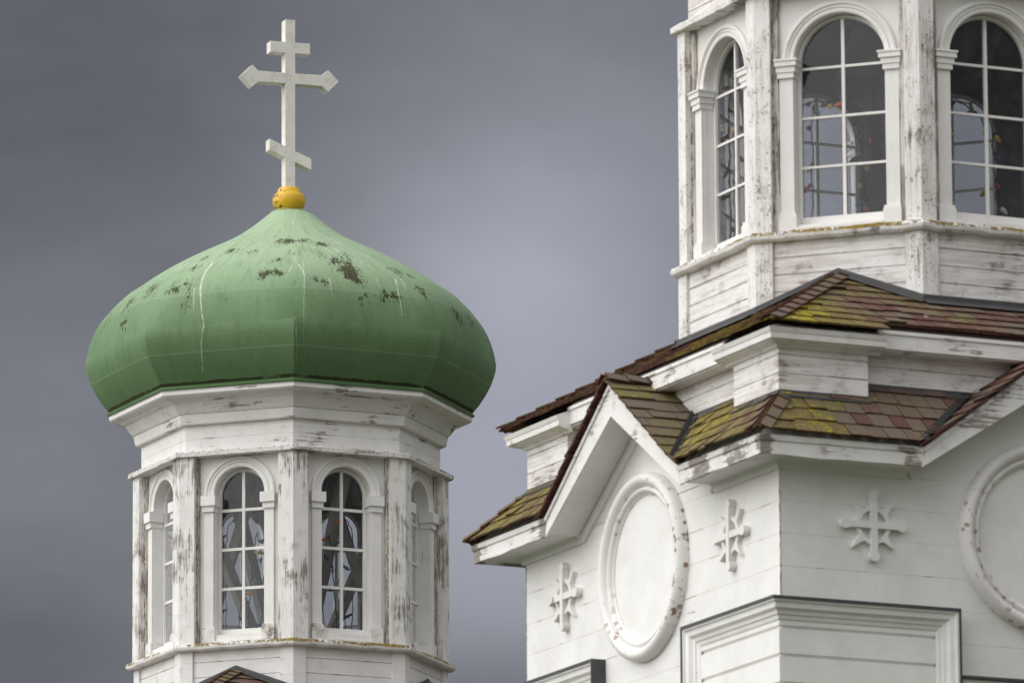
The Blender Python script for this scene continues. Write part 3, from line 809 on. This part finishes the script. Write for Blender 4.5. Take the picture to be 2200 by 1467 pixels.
# ------------------------------------------------------------------ the domed tower on the left
LT = thing('domed_tower', 'eight-sided white tower with mossy green onion dome and three-bar cross on top', 'tower', LEFT_LOC, ALPHA)
lantern(LT, dict(R=1.70, wall=1.465, sill=15.655, top=17.665, post_w=0.172, glass_n=1.345, glass_r=0.252, spring=17.262, arch_in=0.290, arch_out=0.405,
                 glass_bot=15.825, munt=0.030, bars=(17.105, 16.684, 16.262), impost=(17.250, 17.142, 17.078), pil=(0.290, 0.398), plinth=15.835,
                 fancy=0, m_post='post', m_plinth='plinth', strip=0.028, caulk=0.6, low=(14.85, (15.463, 15.302, 15.14, 14.98), 1.53, 0.145)))
cornice(LT, 17.735)
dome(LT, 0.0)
# ball and cross
bm = bmesh.new()
def lathe(bm, prof, seg=28, cx=0, cy=0):
    rows = [[bm.verts.new((cx + r * math.cos(2 * math.pi * k / seg), cy + r * math.sin(2 * math.pi * k / seg), z)) for k in range(seg)] for r, z in prof]
    for A, B in zip(rows, rows[1:]):
        for k in range(seg): bm.faces.new((A[k], A[(k + 1) % seg], B[(k + 1) % seg], B[k])).smooth = True
    bm.faces.new(rows[0][::-1]); bm.faces.new(rows[-1])
lathe(bm, [(0.225, 20.598), (0.225, 20.606), (0.12, 20.625)])
link('dome_cap', bm, 'dome', LT)
bm = bmesh.new()
lathe(bm, [(0.118, 20.622), (0.124, 20.632), (0.150, 20.655), (0.172, 20.69), (0.179, 20.73), (0.176, 20.775), (0.166, 20.80), (0.158, 20.808), (0.140, 20.815), (0.130, 20.83), (0.122, 20.860), (0.108, 20.878), (0.09, 20.885)], cx=-0.022)
ball = link('ball', bm, 'gold', LT)
KC = R(16.0); OX = -0.028
bm = bmesh.new()
def cp(poly, n0=-0.072, n1=0.072): fprism(bm, [(x + OX, z) for x, z in poly], n0, n1)
hw = 0.055
zt, zb_ = 22.745, 20.87
# one outline for shaft, upper bar and main bar with diamond ends
b1, t1 = 22.372, 22.492; b2, t2 = 22.032, 22.146; zc = 22.09; dh = 0.122; dc = 0.43
xr = dc - dh + (0.057)
half_r = [(hw, zb_), (hw, b2), (xr - 0.0, b2 - 0.004), (dc, zc - dh), (dc + dh, zc), (dc, zc + dh), (xr, t2 + 0.004), (hw, t2), (hw, b1), (0.225, b1), (0.225, t1), (hw, t1), (hw, zt)]
cp(half_r + [(-x, z) for x, z in half_r[::-1]])
cross = link('cross', bm, 'cross', LT, KC)
bm = bmesh.new()
sl = -0.41
cp([(-0.235, 21.40 - 0.120), (-hw, 21.40 - 0.12 + sl * (0.235 - hw)), (-hw, 21.40 + sl * (0.235 - hw)), (-0.235, 21.40)])
cp([(hw, 21.40 - 0.12 + sl * (0.235 + hw)), (0.238, 21.40 - 0.12 + sl * 0.473), (0.238, 21.40 + sl * 0.473), (hw, 21.40 + sl * (0.235 + hw))])
link('foot_bar', bm, 'cross', LT, KC)
# inner bracing seen through the windows
braces = [(a, 0.30, 15.62, 1.22, 17.60) for a in (-62, 28, 118, 208)] + [(a, 1.05, 15.62, 0.42, 17.60) for a in (75, 255)]
for a, r0_, za, r1_, zb2 in braces:
    bm = bmesh.new(); d = Vector((math.sin(R(a)), -math.cos(R(a)), 0))
    bar(bm, d * r0_ + Vector((0, 0, za)), d * r1_ + Vector((0, 0, zb2)), 0.110, 0.10, Vector((d.y, -d.x, 0)))
    link('brace', bm, 'timber', LT)
# hip roof the tower stands on, square walls below
def hip_roof(tower, half_, ze, slope, corner_z, body_half):
    th = math.atan(slope); cu, su = math.cos(th), math.sin(th)
    for i, k in enumerate((22.5, 112.5, 202.5, 292.5)):
        sh = Shingles()
        q = [(-half_, 0), (half_, 0), (1.08, (half_ - 1.08) / cu), (-1.08, (half_ - 1.08) / cu)]
        sh.slope((0, -half_, ze), (1, 0, 0), (0, cu, su), (0, -su, cu), [q])
        link('roof_slope', sh.bm, 'shingle', tower, R(k))
    for i, k in enumerate((-22.5, 67.5, 157.5, 247.5)):
        sh = Shingles()
        d = Vector((math.sin(R(k)), -math.cos(R(k)), 0)); r2 = math.sqrt(2)
        nA = Vector((math.sin(R(k + 45)) * su, -math.cos(R(k + 45)) * su, cu)); nB = Vector((math.sin(R(k - 45)) * su, -math.cos(R(k - 45)) * su, cu))
        sh.caps(d * half_ * r2 + Vector((0, 0, ze)), d * 1.13 * r2 + Vector((0, 0, ze + (half_ - 1.13) * slope)), nA, nB)
        link('hip_cap', sh.bm, 'shingle', tower)
    # deck under the shingles
    bm = bmesh.new()
    sweep(bm, square_plan(half_ - 0.01), [(0, ze - 0.03), (0, ze - 0.008), (-(half_ - 1.07), ze - 0.008 + slope * (half_ - 1.07))])
    link('roof_deck', bm, 'deck', tower)

def diag_flashing(tower, ap, ze, half_, slope, up=0.062):
    """stepped metal along the foot of the eight-sided wall, following the roof slopes"""
    bm = bmesh.new()
    hs = ap * T225
    def zr(s, k):   # roof height at point on the octagon wall, square face normals at 22.5+90i
        a = R(k); x, y = ap * math.sin(a) + s * math.cos(a), -ap * math.cos(a) + s * math.sin(a)
        dm = max(x * math.sin(R(q)) - y * math.cos(R(q)) for q in (22.5, 112.5, 202.5, 292.5))
        return ze + slope * (half_ - dm)
    for k in F8:
        a = R(k)
        def pt(s, n, z): return (n * math.sin(a) + s * math.cos(a), -n * math.cos(a) + s * math.sin(a), z)
        st = [-hs, 0, hs]
        for s0, s1 in zip(st, st[1:]):
            for n0, n1, lo, hi in ((ap + 0.034, ap + 0.044, -0.01, up),):
                q = []
                for s in (s0, s1):
                    z = zr(s, k); w_ = 1.0 if abs(s) < 1e-6 else (n1 / ap)
                    q.append([pt(s * w_, n0, z + lo), pt(s * w_, n1, z + lo), pt(s * w_, n1, z + hi), pt(s * w_, n0, z + hi)])
                A = [bm.verts.new(p) for p in q[0]]; B = [bm.verts.new(p) for p in q[1]]
                bm.faces.new(A); bm.faces.new(B[::-1])
                for i in range(4): bm.faces.new((A[i], B[i], B[(i + 1) % 4], A[(i + 1) % 4]))
            # apron lying on the roof
            q = []
            for s in (s0, s1):
                w_ = 1.0 if abs(s) < 1e-6 else 1.05
                nn = ap + 0.125
                def zq(s_, n_):
                    x, y, _ = pt(s_, n_, 0)
                    dm = max(x * math.sin(R(t)) - y * math.cos(R(t)) for t in (22.5, 112.5, 202.5, 292.5))
                    return ze + slope * (half_ - dm)
                q.append([pt(s, ap + 0.03, zq(s, ap + 0.03) + 0.052), pt(s * w_, nn, zq(s * w_, nn) + 0.048)])
            face(bm, [q[0][0], q[0][1], q[1][1], q[1][0]])
    bmesh.ops.recalc_face_normals(bm, faces=bm.faces)
    link('roof_flashing', bm, 'flash', tower)

SL = 0.55
LZE = 15.335 - SL * (2.32 - 1.095)
hip_roof(LT, 2.32, LZE, SL, 0, 2.16)
diag_flashing(LT, 1.53, LZE, 2.32, SL)
bm = bmesh.new(); sweep(bm, square_plan(2.16), board_profile(0.0, LZE + 0.02, [LZE - 0.2 * k for k in range(1, 12)])); link('wall', bm, 'siding', LT)
bm = bmesh.new(); sweep(bm, square_plan(2.16), [(0, LZE - 0.12), (0.13, LZE - 0.11), (0.13, LZE - 0.02), (0, LZE - 0.01)], solid=True); link('fascia', bm, 'fascia', LT)

# ------------------------------------------------------------------ the bell tower on the right
RT = thing('bell_tower', 'large white wooden bell tower with gables, round medallions and mossy red shingle roofs', 'tower', RIGHT_LOC, ALPHA)
lantern(RT, dict(R=1.70, wall=1.485, sill=14.555, top=16.385, post_w=0.125, glass_n=1.39, glass_r=0.330, spring=15.862, arch_in=0.362, arch_out=0.452,
                 glass_bot=14.682, munt=0.025, munt_h=0.019, bars=(15.828, 15.447, 15.067), impost=(15.885, 15.80, 15.742), pil=(0.362, 0.470), plinth=14.70,
                 fancy=1, m_post='post_speck', m_plinth='trim', strip=0.050, caulk=1.0, low=(13.55, (14.36, 14.229, 14.098, 13.967, 13.836), 1.555, 0.135)))
bm = bmesh.new(); sweep(bm, octagon(1.615), board_profile(16.43, 17.25, [16.56, 16.80, 17.0])); link('upper_siding', bm, 'board', RT)
cornice(RT, 17.25)
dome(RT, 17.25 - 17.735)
SQ = (22.5, -67.5, 112.5, 202.5)
# square block walls
HB = 2.17
bm = bmesh.new()
sweep(bm, square_plan(HB), board_profile(0.0, 12.56, [11.745 + 0.24 * k for k in range(-40, 4)], gap=0.004, depth=0.003))
link('wall', bm, 'block', RT)
for k in (-22.5, 67.5, 247.5):
    bm = bmesh.new(); d = Vector((math.sin(R(k)), -math.cos(R(k)))) * (HB * math.sqrt(2) - 0.001)
    tube(bm, [(d.x + 0.003 * mnoise.noise(Vector((k, z_ * 0.6, 1))), d.y, 11.5 + z_ * 0.02) for z_ in range(0, 48)], 0.0045, 5)
    link('corner_joint', bm, 'grime', RT)
# gable walls
bm = bmesh.new(); fprism(bm, [(-1.12, 12.555), (1.12, 12.555), (0, 13.29)], HB - 0.2, HB + 0.0); gw = link('gable_wall', bm, 'wall', RT, R(SQ[0]))
for k in SQ[1:]: dup(gw, R(k))
# eaves of the block at the four corners (L shaped, broken by the gables)
EZ, EN, LS = 12.65, 2.525, 0.95          # lower roof: shingle edge height, reach, slope
def corner_path(a, s0):
    # from s0 on one face round the corner to -s0 on the next; both faces at distance a  (CCW)
    def P_(k, s): return (s * math.cos(R(k)) + a * math.sin(R(k)), s * math.sin(R(k)) - a * math.cos(R(k)))
    return [P_(-67.5, s0), P_(-67.5, a), P_(22.5, -s0)]
bm = bmesh.new()
sweep(bm, corner_path(HB, 1.14), [(0.001, 12.455), (0.022, 12.455), (0.030, 12.49), (0.055, 12.515), (0.28, 12.517), (0.28, 12.56), (0.30, 12.63), (0.001, 12.93)], closed=False, solid=True)
soff = link('eave', bm, 'wall', RT)
bm = bmesh.new()
pl = corner_path(HB, 1.15)
sweep(bm, pl, [(0.281, 12.495), (0.305, 12.495), (0.305, 12.588), (0.318, 12.597), (0.322, 12.635), (0.281, 12.64)], closed=False, solid=True)
bmesh.ops.subdivide_edges(bm, edges=[e for e in bm.edges if e.calc_length() > 0.5], cuts=20, use_grid_fill=True)
for v in bm.verts:
    if v.co.z < 12.52: v.co.z += 0.010 * mnoise.noise(v.co * 4.0)
link('fascia', bm, 'eave_fascia', soff)
for k in (90, 180, 270): dup(soff, R(k))
# gables
thg = math.atan(0.72)
def chev(o_pk, o_ft, i_ft, i_pk): return [(0, o_pk), (o_ft[0], o_ft[1]), (i_ft[0], i_ft[1]), (0, i_pk), (-i_ft[0], i_ft[1]), (-o_ft[0], o_ft[1])]
bm = bmesh.new()
fprism(bm, chev(13.462, (1.16, 12.628), (1.15, 12.512), 13.262), 2.02, 2.452)
gab = link('gable', bm, 'wall', RT, R(SQ[0]))
bm = bmesh.new()
for sg in (-1, 1):
    fprism(bm, [(0.0005 * sg, 13.445), (1.135 * sg, 12.628), (1.165 * sg, 12.488), (0.0005 * sg, 13.212)], 2.453, 2.478)
    fprism(bm, [(0.0005 * sg, 13.462), (1.155 * sg, 12.632), (1.14 * sg, 12.604), (0.0005 * sg, 13.424)], 2.479, 2.492)
link('rake_board', bm, 'fascia', gab)
bm = bmesh.new(); fprism(bm, chev(13.259, (1.14, 12.512), (1.10, 12.455), 13.17), HB + 0.001, HB + 0.03); link('gable_frieze', bm, 'wall', gab)
def mossR(s_, u_): return 0.35 if u_ < 0.3 else 0.1
# gable shingles
cg, sg_ = math.cos(thg), math.sin(thg)
for sgn in (-1, 1):
    sh = Shingles()
    u1 = 1.195 / cg
    poly = [(2.535, 0), (2.535, u1), (2.0, u1), (2.0, (1.195 - 0.50) / cg + 0.0), (2.475, 0.0)]
    sh.slope((1.195 * sgn, 0, 13.478 - 0.72 * 1.195), (0, -1, 0), (-sgn * cg, 0, sg_), (sgn * sg_, 0, cg), [poly], width=(0.17, 0.30), moss=(lambda a, u_: 0.20 if u_ < 1.0 else 0.75) if sgn > 0 else (lambda a, u_: 0.0), tone=(0.62, 1.0) if sgn > 0 else (0.0, 0.8))
    link('gable_roof', sh.bm, 'shingle', gab)
sh = Shingles()
sh.caps((0, -2.54, 13.485), (0, -2.05, 13.485), (sg_, 0, cg), (-sg_, 0, cg), spacing=0.17, wid=0.10, moss=0.25)
link('ridge_cap', sh.bm, 'shingle', gab)
for k in SQ[1:]: dup(gab, R(k))
# lower roof slopes between gables and corner hips
thl = math.atan(LS); cl_, sl_ = math.cos(thl), math.sin(thl)
for i, k in enumerate(SQ):
    for sgn in (-1, 1):
        sh = Shingles()
        poly = [(1.20 * sgn, 0), (EN * sgn, 0), (2.0 * sgn, (EN - 2.0) / cl_), (0.53 * sgn, (EN - 2.0) / cl_)]
        mo = (lambda a, u_, q=sgn: 0.62 if (q < 0 and abs(a) > 1.75) else 0.12) if k == 22.5 else ((lambda a, u_: 0.6) if k == -67.5 else (lambda a, u_: 0.4))
        sh.slope((0, -EN, EZ), (1, 0, 0), (0, cl_, sl_), (0, -sl_, cl_), [poly], moss=mo)
        link('roof_slope', sh.bm, 'shingle', RT, R(k))
def hipcaps(half0, half1, ze, slope, mossv):
    th = math.atan(slope); cu, su = math.cos(th), math.sin(th); r2 = math.sqrt(2)
    for k in (-22.5, 67.5, 157.5, 247.5):
        sh = Shingles()
        d = Vector((math.sin(R(k)), -math.cos(R(k)), 0))
        nA = Vector((math.sin(R(k + 45)) * su, -math.cos(R(k + 45)) * su, cu)); nB = Vector((math.sin(R(k - 45)) * su, -math.cos(R(k - 45)) * su, cu))
        sh.caps(d * half0 * r2 + Vector((0, 0, ze)), d * half1 * r2 + Vector((0, 0, ze + (half0 - half1) * slope)), nA, nB, spacing=0.175, moss=mossv)
        link('hip_cap', sh.bm, 'shingle', RT)
hipcaps(EN - 0.015, 2.17, EZ, LS, 0.25)
# valley flashing where gable roof meets the lower slope
for k in SQ:
    for sgn in (-1, 1):
        bm = bmesh.new()
        def vz(n): return EZ + LS * (EN - n)
        p0 = Vector((1.145 * sgn, -EN - 0.0, EZ + 0.03)); p1 = Vector((0.50 * sgn, -2.02, vz(2.02) + 0.035))
        dA = Vector((sgn * 0.062, 0.0, 0.012)); dB = Vector((-sgn * 0.052, 0.0, 0.052))
        face(bm, [p0, p0 + dA, p1 + dA, p1]); face(bm, [p0, p1, p1 + dB, p0 + dB])
        bmesh.ops.solidify(bm, geom=bm.faces[:], thickness=0.004)
        link('valley_flashing', bm, 'flash', RT, R(k))
# second tier: walls with projecting corner blocks
T2, REC, JOG = 2.16, 0.14, 1.43
bm = bmesh.new()
sweep(bm, square_plan(T2, REC, JOG), board_profile(12.72, 13.40, [13.045, 13.17, 13.305], gap=0.007, depth=0.012))
link('tier_wall', bm, 'board', RT)
# flashing at the foot of the tier walls
zf = EZ + LS * (EN - T2); zf2 = EZ + LS * (EN - (T2 - REC))
for k in SQ:
    def P_(s, n): return (s * math.cos(R(k)) + n * math.sin(R(k)), s * math.sin(R(k)) - n * math.cos(R(k)))
    for s0, s1, n, z in ((JOG, T2 + 0.006, T2, zf), (-T2 - 0.006, -JOG, T2, zf), (0.50, JOG - 0.002, T2 - REC, zf2), (-JOG + 0.002, -0.50, T2 - REC, zf2)):
        bm = bmesh.new()
        # upstand and apron
        for a, b_, c_, d_ in (((n + 0.003, z - 0.06), (n + 0.008, z - 0.06), (n + 0.008, z + 0.045), (n + 0.003, z + 0.045)), ((n + 0.008, z + 0.016), (n + 0.055, z - 0.012), (n + 0.055, z - 0.004), (n + 0.008, z + 0.026))):
            A = [bm.verts.new((*P_(s0, q[0]), q[1])) for q in (a, b_, c_, d_)]; B = [bm.verts.new((*P_(s1, q[0]), q[1])) for q in (a, b_, c_, d_)]
            bm.faces.new(A); bm.faces.new(B[::-1])
            for i in range(4): bm.faces.new((A[i], B[i], B[(i + 1) % 4], A[(i + 1) % 4]))
        link('roof_flashing', bm, 'flash', RT)
# eaves of the second tier
bm = bmesh.new()
sweep(bm, corner_path(T2, 1.335), [(0.001, 13.355), (0.018, 13.355), (0.03, 13.372), (0.085, 13.385), (0.108, 13.398), (0.120, 13.400), (0.122, 13.440), (0.128, 13.446), (0.140, 13.478), (0.001, 13.53)], closed=False, solid=True)
ev = link('eave', bm, 'fascia', RT)
for k in (90, 180, 270): dup(ev, R(k))
bm = bmesh.new()
fbox(bm, -1.42, 1.42, T2 - REC - 0.05, T2 + 0.0, 13.40, 13.50)
fbox(bm, -1.36, 1.36, T2 + 0.001, T2 + 0.022, 13.412, 13.520)
fbox(bm, -1.36, 1.36, T2 + 0.001, T2 + 0.034, 13.521, 13.548)
fv = link('fascia', bm, 'fascia', RT, R(SQ[0]))
for k in SQ[1:]: dup(fv, R(k))
# upper roof
RZ, RH = 13.505, 2.32
thu = math.atan(SL); cu, su = math.cos(thu), math.sin(thu)
for k in SQ:
    sh = Shingles()
    u = lambda n: (RH - n) / cu
    polys = [[(-2.18, u(2.18)), (2.18, u(2.18)), (1.08, u(1.08)), (-1.08, u(1.08))], [(1.325, u(2.1799)), (2.18, u(2.1799)), (RH, 0), (1.325, 0)], [(-2.18, u(2.1799)), (-1.325, u(2.1799)), (-1.325, 0), (-RH, 0)]]
    mo = (lambda a, q: max(0.15, 1.2 - (a + 2.3) * 0.80) if a < -0.3 else 0.18) if k == 22.5 else (lambda a, q: 0.85 if a > 0.3 else 0.35)
    sh.slope((0, -RH, RZ), (1, 0, 0), (0, cu, su), (0, -su, cu), polys, moss=mo)
    link('roof_slope', sh.bm, 'shingle', RT, R(k))
hipcaps(RH - 0.01, 1.15, RZ, SL, 0.2)
bm = bmesh.new(); sweep(bm, square_plan(2.165), [(0, RZ + SL * (RH - 2.165) - 0.035), (0, RZ + SL * (RH - 2.165) - 0.012), (-1.09, RZ + SL * (RH - 2.165) - 0.012 + SL * 1.09)]); link('roof_deck', bm, 'deck', RT)
diag_flashing(RT, 1.555, RZ, RH, SL)
bm = bmesh.new()
sweep(bm, square_plan(EN - 0.03), [(0, EZ - 0.012), (-(EN - 0.03 - 2.01), EZ - 0.012 + LS * (EN - 0.03 - 2.01))]); 
# medallions and emblems on the two faces towards the viewer
bm.free()
for k in SQ[:2]:
    bm = bmesh.new()
    W_ = HB
    half_lathe(bm, -0.03 if k < 0 else 0.0, 12.092, [(0.712, W_ - 0.005), (0.714, W_ + 0.03), (0.704, W_ + 0.062), (0.684, W_ + 0.086), (0.660, W_ + 0.094), (0.636, W_ + 0.086), (0.617, W_ + 0.064), (0.609, W_ + 0.036), (0.602, W_ + 0.034), (0.596, W_ + 0.048), (0.583, W_ + 0.058), (0.568, W_ + 0.054), (0.560, W_ + 0.040), (0.556, W_ + 0.026), (0.545, W_ + 0.022), (0.540, W_ + 0.012)], 0, 360, 72)
    md = link('medallion', bm, 'medal', RT, R(k), smooth=True)
    md.data.set_sharp_from_angle(angle=R(50)) if hasattr(md.data, 'set_sharp_from_angle') else None
    bm = bmesh.new()
    half_lathe(bm, -0.03 if k < 0 else 0.0, 12.092, [(0.55, W_ + 0.010), (0.3, W_ + 0.0101), (0.001, W_ + 0.0102)], 0, 360, 48)
    link('medallion_disc', bm, 'wall', md)
def emblem_mesh():
    bm = bmesh.new(); W_ = HB; zc_ = 12.088
    # pierced star plate
    nseg = 128; hole, outl = [], []
    for i in range(nseg):
        t = 2 * math.pi * i / nseg
        d = abs(((t + math.pi / 4) % (math.pi / 2)) - math.pi / 4) / (math.pi / 4)      # 0 on the arms, 1 on the diagonals
        ks = [(0, .146), (.30, .144), (.55, .138), (.72, .140), (.86, .164), (1.01, .245)]
        for (d0, r0_), (d1, r1_) in zip(ks, ks[1:]):
            if d0 <= d <= d1: r_ = r0_ + (r1_ - r0_) * (d - d0) / (d1 - d0)
        hole.append((0.108 * math.cos(t), 0.108 * math.sin(t))); outl.append((r_ * math.cos(t), r_ * math.sin(t)))
    def at(p, n): return bm.verts.new((p[0], -n, p[1] + zc_))
    ho = [at(p, W_ + 0.038) for p in hole]; oo = [at(p, W_ + 0.038) for p in outl]; hb = [at(p, W_ - 0.004) for p in hole]; ob = [at(p, W_ - 0.004) for p in outl]
    for i in range(nseg):
        j = (i + 1) % nseg
        bm.faces.new((ho[i], oo[i], oo[j], ho[j])); bm.faces.new((oo[i], ob[i], ob[j], oo[j])); bm.faces.new((hb[i], ho[i], ho[j], hb[j]))
    # cross bars with rounded ends
    def arm(horizontal):
        pts = []; L_, w_, e_ = 0.268, 0.022, 0.038
        c0 = L_ - e_
        for sg in (1, -1):
            for a in range(-140, 141, 20):
                t = R(a); pts.append((sg * (c0 + e_ * math.cos(t)), sg * e_ * math.sin(t)))
        q = [(x, y) if horizontal else (-y, x) for x, y in pts]
        return [(x, y + zc_) for x, y in q]
    fprism(bm, arm(True), W_ + 0.002, W_ + 0.054); fprism(bm, arm(False), W_ + 0.003, W_ + 0.057)
    return bm
first = None
for k in SQ[:2]:
    for s in (-1.427, 1.427):
        bm = emblem_mesh()
        for v in bm.verts: v.co.x += s
        link('cross_emblem', bm, 'trim', RT, R(k))
# framed corner panels
def panel_frame(k_rot):
    bm = bmesh.new()
    prof = [(0.0, 0.0), (0.0, 0.098), (0.010, 0.112), (0.030, 0.114), (0.036, 0.100), (0.046, 0.096), (0.075, 0.092), (0.095, 0.066), (0.118, 0.060), (0.124, 0.048), (0.150, 0.042), (0.165, 0.030)]
    SE, ZT, ZB = 0.765, 11.500, 0.5
    def at(k, s, n, z): return (s * math.cos(R(k)) + n * math.sin(R(k)), s * math.sin(R(k)) - n * math.cos(R(k)), z)
    rows = []
    for d, n in prof:
        N_ = HB + n
        rows.append([bm.verts.new(q) for q in (at(-67.5, SE + d, N_, ZB), at(-67.5, SE + d, N_, ZT - d), at(-67.5, N_, N_, ZT - d), at(22.5, -SE - d, N_, ZT - d), at(22.5, -SE - d, N_, ZB))])
    for A, B in zip(rows, rows[1:]):
        for i in range(4): bm.faces.new((A[i], A[i + 1], B[i + 1], B[i]))
    fr_ = link('corner_panel', bm, 'wall', RT, k_rot)
    bm = bmesh.new()
    pa = [at(-67.5, SE + 0.16, HB, 0)[:2], at(-67.5, HB, HB, 0)[:2], at(22.5, -SE - 0.16, HB, 0)[:2]]
    sweep(bm, pa, board_profile(0.5, ZT - 0.16, [11.285 - 0.205 * q for q in range(0, 50)], off=0.032, gap=0.010, depth=0.022, bevel=0.016), closed=False)
    link('panel_boards', bm, 'wall', fr_)
    bm = bmesh.new()
    rows = []
    for d, n in [(-0.006, 0.001), (-0.006, 0.122), (0.018, 0.122), (0.018, 0.116), (-0.002, 0.116), (-0.002, 0.001)]:
        N_ = HB + n
        rows.append([bm.verts.new(q) for q in (at(-67.5, SE + d * 0.7, N_, ZB), at(-67.5, SE + d * 0.7, N_, ZT - d), at(-67.5, N_, N_, ZT - d), at(22.5, -SE - d * 0.7, N_, ZT - d), at(22.5, -SE - d * 0.7, N_, ZB))])
    for A, B in zip(rows, rows[1:] + rows[:1]):
        for i in range(4): bm.faces.new((A[i], A[i + 1], B[i + 1], B[i]))
    link('panel_flashing', bm, 'flash', fr_)
for q in (0, 90, 270): panel_frame(R(q))
# head of the opening between the corner panels
bm = bmesh.new()
fbox(bm, -0.74, 0.74, HB + 0.001, HB + 0.09, 10.80, 10.995)
hd = link('panel_head', bm, 'wall', RT, R(22.5))
bm = bmesh.new(); fbox(bm, -0.745, 0.745, HB + 0.001, HB + 0.12, 10.998, 11.018); link('panel_flashing', bm, 'flash', hd)

# ------------------------------------------------------------------ strings of coloured bulbs inside the lanterns
def bulb_mesh(col):
    bm = bmesh.new()
    lathe(bm, [(0.004, 0.0), (0.013, -0.002), (0.014, -0.026), (0.012, -0.028)], 8)
    for f in bm.faces: f.material_index = 0
    nf = len(bm.faces)
    lathe(bm, [(0.011, -0.028), (0.019, -0.045), (0.020, -0.060), (0.014, -0.084), (0.004, -0.100), (0.001, -0.102)], 10)
    bm.faces.ensure_lookup_table()
    for f in bm.faces[nf:]: f.material_index = 1
    bmesh.ops.recalc_face_normals(bm, faces=bm.faces)
    me = bpy.data.meshes.new('bulb'); bm.to_mesh(me); bm.free()
    me.materials.append(M['wire']); me.materials.append(M['bulb_' + col]); return me
BM_ = {k: bulb_mesh(k) for k in BULBS}
ORDER = ['orange', 'green', 'red', 'yellow', 'blue', 'orange', 'white', 'red', 'green', 'yellow']

ORDER_L = ['green', 'blue', 'red', 'green', 'yellow', 'blue', 'green', 'white', 'orange', 'blue']
def light_string(loc, k, pts, label, seed, group, every=0.20, order=ORDER):
    rng = random.Random(seed)
    # dense wobbling path
    P_ = [Vector(q) for q in pts]; dense = []
    for a, b_ in zip(P_, P_[1:]):
        n = max(2, int((b_ - a).length / 0.05))
        for i in range(n): dense.append(a.lerp(b_, i / n))
    dense.append(P_[-1])
    dense = [q + Vector((rng.uniform(-.010, .010), rng.uniform(-.01, .01), rng.uniform(-.006, .006))) for q in dense]
    bm = bmesh.new(); tube(bm, dense, 0.0055, 5)
    o = link('light_string', bm, 'wire', None, ALPHA + R(k), loc)
    o['label'] = label; o['category'] = 'string lights'; o['group'] = group
    acc = 0.1; prev = dense[0]; ci = seed
    for q in dense[1:]:
        acc += (q - prev).length; prev = q
        if acc > every:
            acc = rng.uniform(-0.05, 0.05); ci += 1
            c = bpy.data.objects.new('bulb', BM_[order[ci % len(order)]]); COL.objects.link(c)
            c.location = q; c.parent = o
            c.rotation_euler = (rng.uniform(-0.9, 0.9), rng.choice((-1.2, -0.8, 0.5, 0.9, 1.3)) + rng.uniform(-.3, .3), rng.uniform(0, 6))
    return o

def round_window(n, sp, r, zb, wide):
    pts = [(-wide, -n, zb)] + [(-wide + 0.01 * math.sin(q), -n, zb + (sp - zb) * q / 6) for q in range(1, 6)]
    pts += [(r * math.cos(R(180 - a)), -n, sp + r * math.sin(R(180 - a))) for a in range(0, 181, 20)]
    pts += [(wide, -n, sp - (sp - zb) * q / 6) for q in range(1, 7)]
    return pts
GR = 'strings of coloured bulbs inside the bell tower lantern'
for i, (k, lab) in enumerate(((-22.5, 'string of coloured bulbs just inside the middle arched window of the bell tower'), (22.5, 'string of coloured bulbs inside the arched window at the right edge of the photo'),
                              (-67.5, 'string of coloured bulbs inside the narrow left-hand window of the bell tower'), (157.5, 'string of coloured bulbs round the far window seen through the middle bell tower window'),
                              (202.5, 'string of coloured bulbs round the far window seen through the right bell tower window'), (247.5, 'string of coloured bulbs round the far window seen through the narrow left bell tower window'))):
    n = 1.27; rr = 0.30 if i < 3 else 0.31
    if i < 3:
        pts = [(-0.30, -n, 14.60)] + [(-0.29 - 0.012 * (q % 2), -n, 14.60 + 0.16 * q) for q in range(1, 7)] + [(-0.27, -n, 15.62), (-0.12, -n, 15.56), (0.04, -n, 15.60), (0.12, -n, 15.52), (0.13, -n, 15.2), (0.15, -n, 14.9), (0.14, -n, 14.6)]
    else: pts = round_window(n, 15.84, rr, 14.60, 0.315)
    light_string(RIGHT_LOC, k, pts, lab, 3 + 2 * i, GR, 0.19)
GL = 'strings of coloured bulbs inside the domed tower lantern'
for i, (k, lab) in enumerate(((-22.5, 'string of coloured bulbs hanging behind the left front window of the domed tower'), (22.5, 'string of coloured bulbs hanging behind the right front window of the domed tower'),
                              (157.5, 'string of bulbs round the far window seen through the domed tower left front window'), (202.5, 'string of bulbs round the far window seen through the domed tower right front window'))):
    n = 1.15
    if i < 2:
        s_ = 1 if i == 0 else -1
        pts = [(-0.10 * s_, -n, 17.2), (-0.06 * s_, -n, 16.9), (-0.10 * s_, -n, 16.55), (-0.05 * s_, -n, 16.35), (-0.13 * s_, -n, 16.0), (-0.16 * s_, -n, 15.7), (-0.05 * s_, -n + 0.02, 15.68), (-0.02 * s_, -n + 0.02, 16.2), (0.02 * s_, -n + 0.02, 16.75), (0.07 * s_, -n, 16.9), (0.13 * s_, -n, 16.5), (0.15 * s_, -n, 16.2), (0.10 * s_, -n, 15.7)]
    else: pts = round_window(1.22, 17.25, 0.235, 15.72, 0.24)
    light_string(LEFT_LOC, k, pts, lab, 4 + 3 * i, GL, 0.25, ORDER_L)
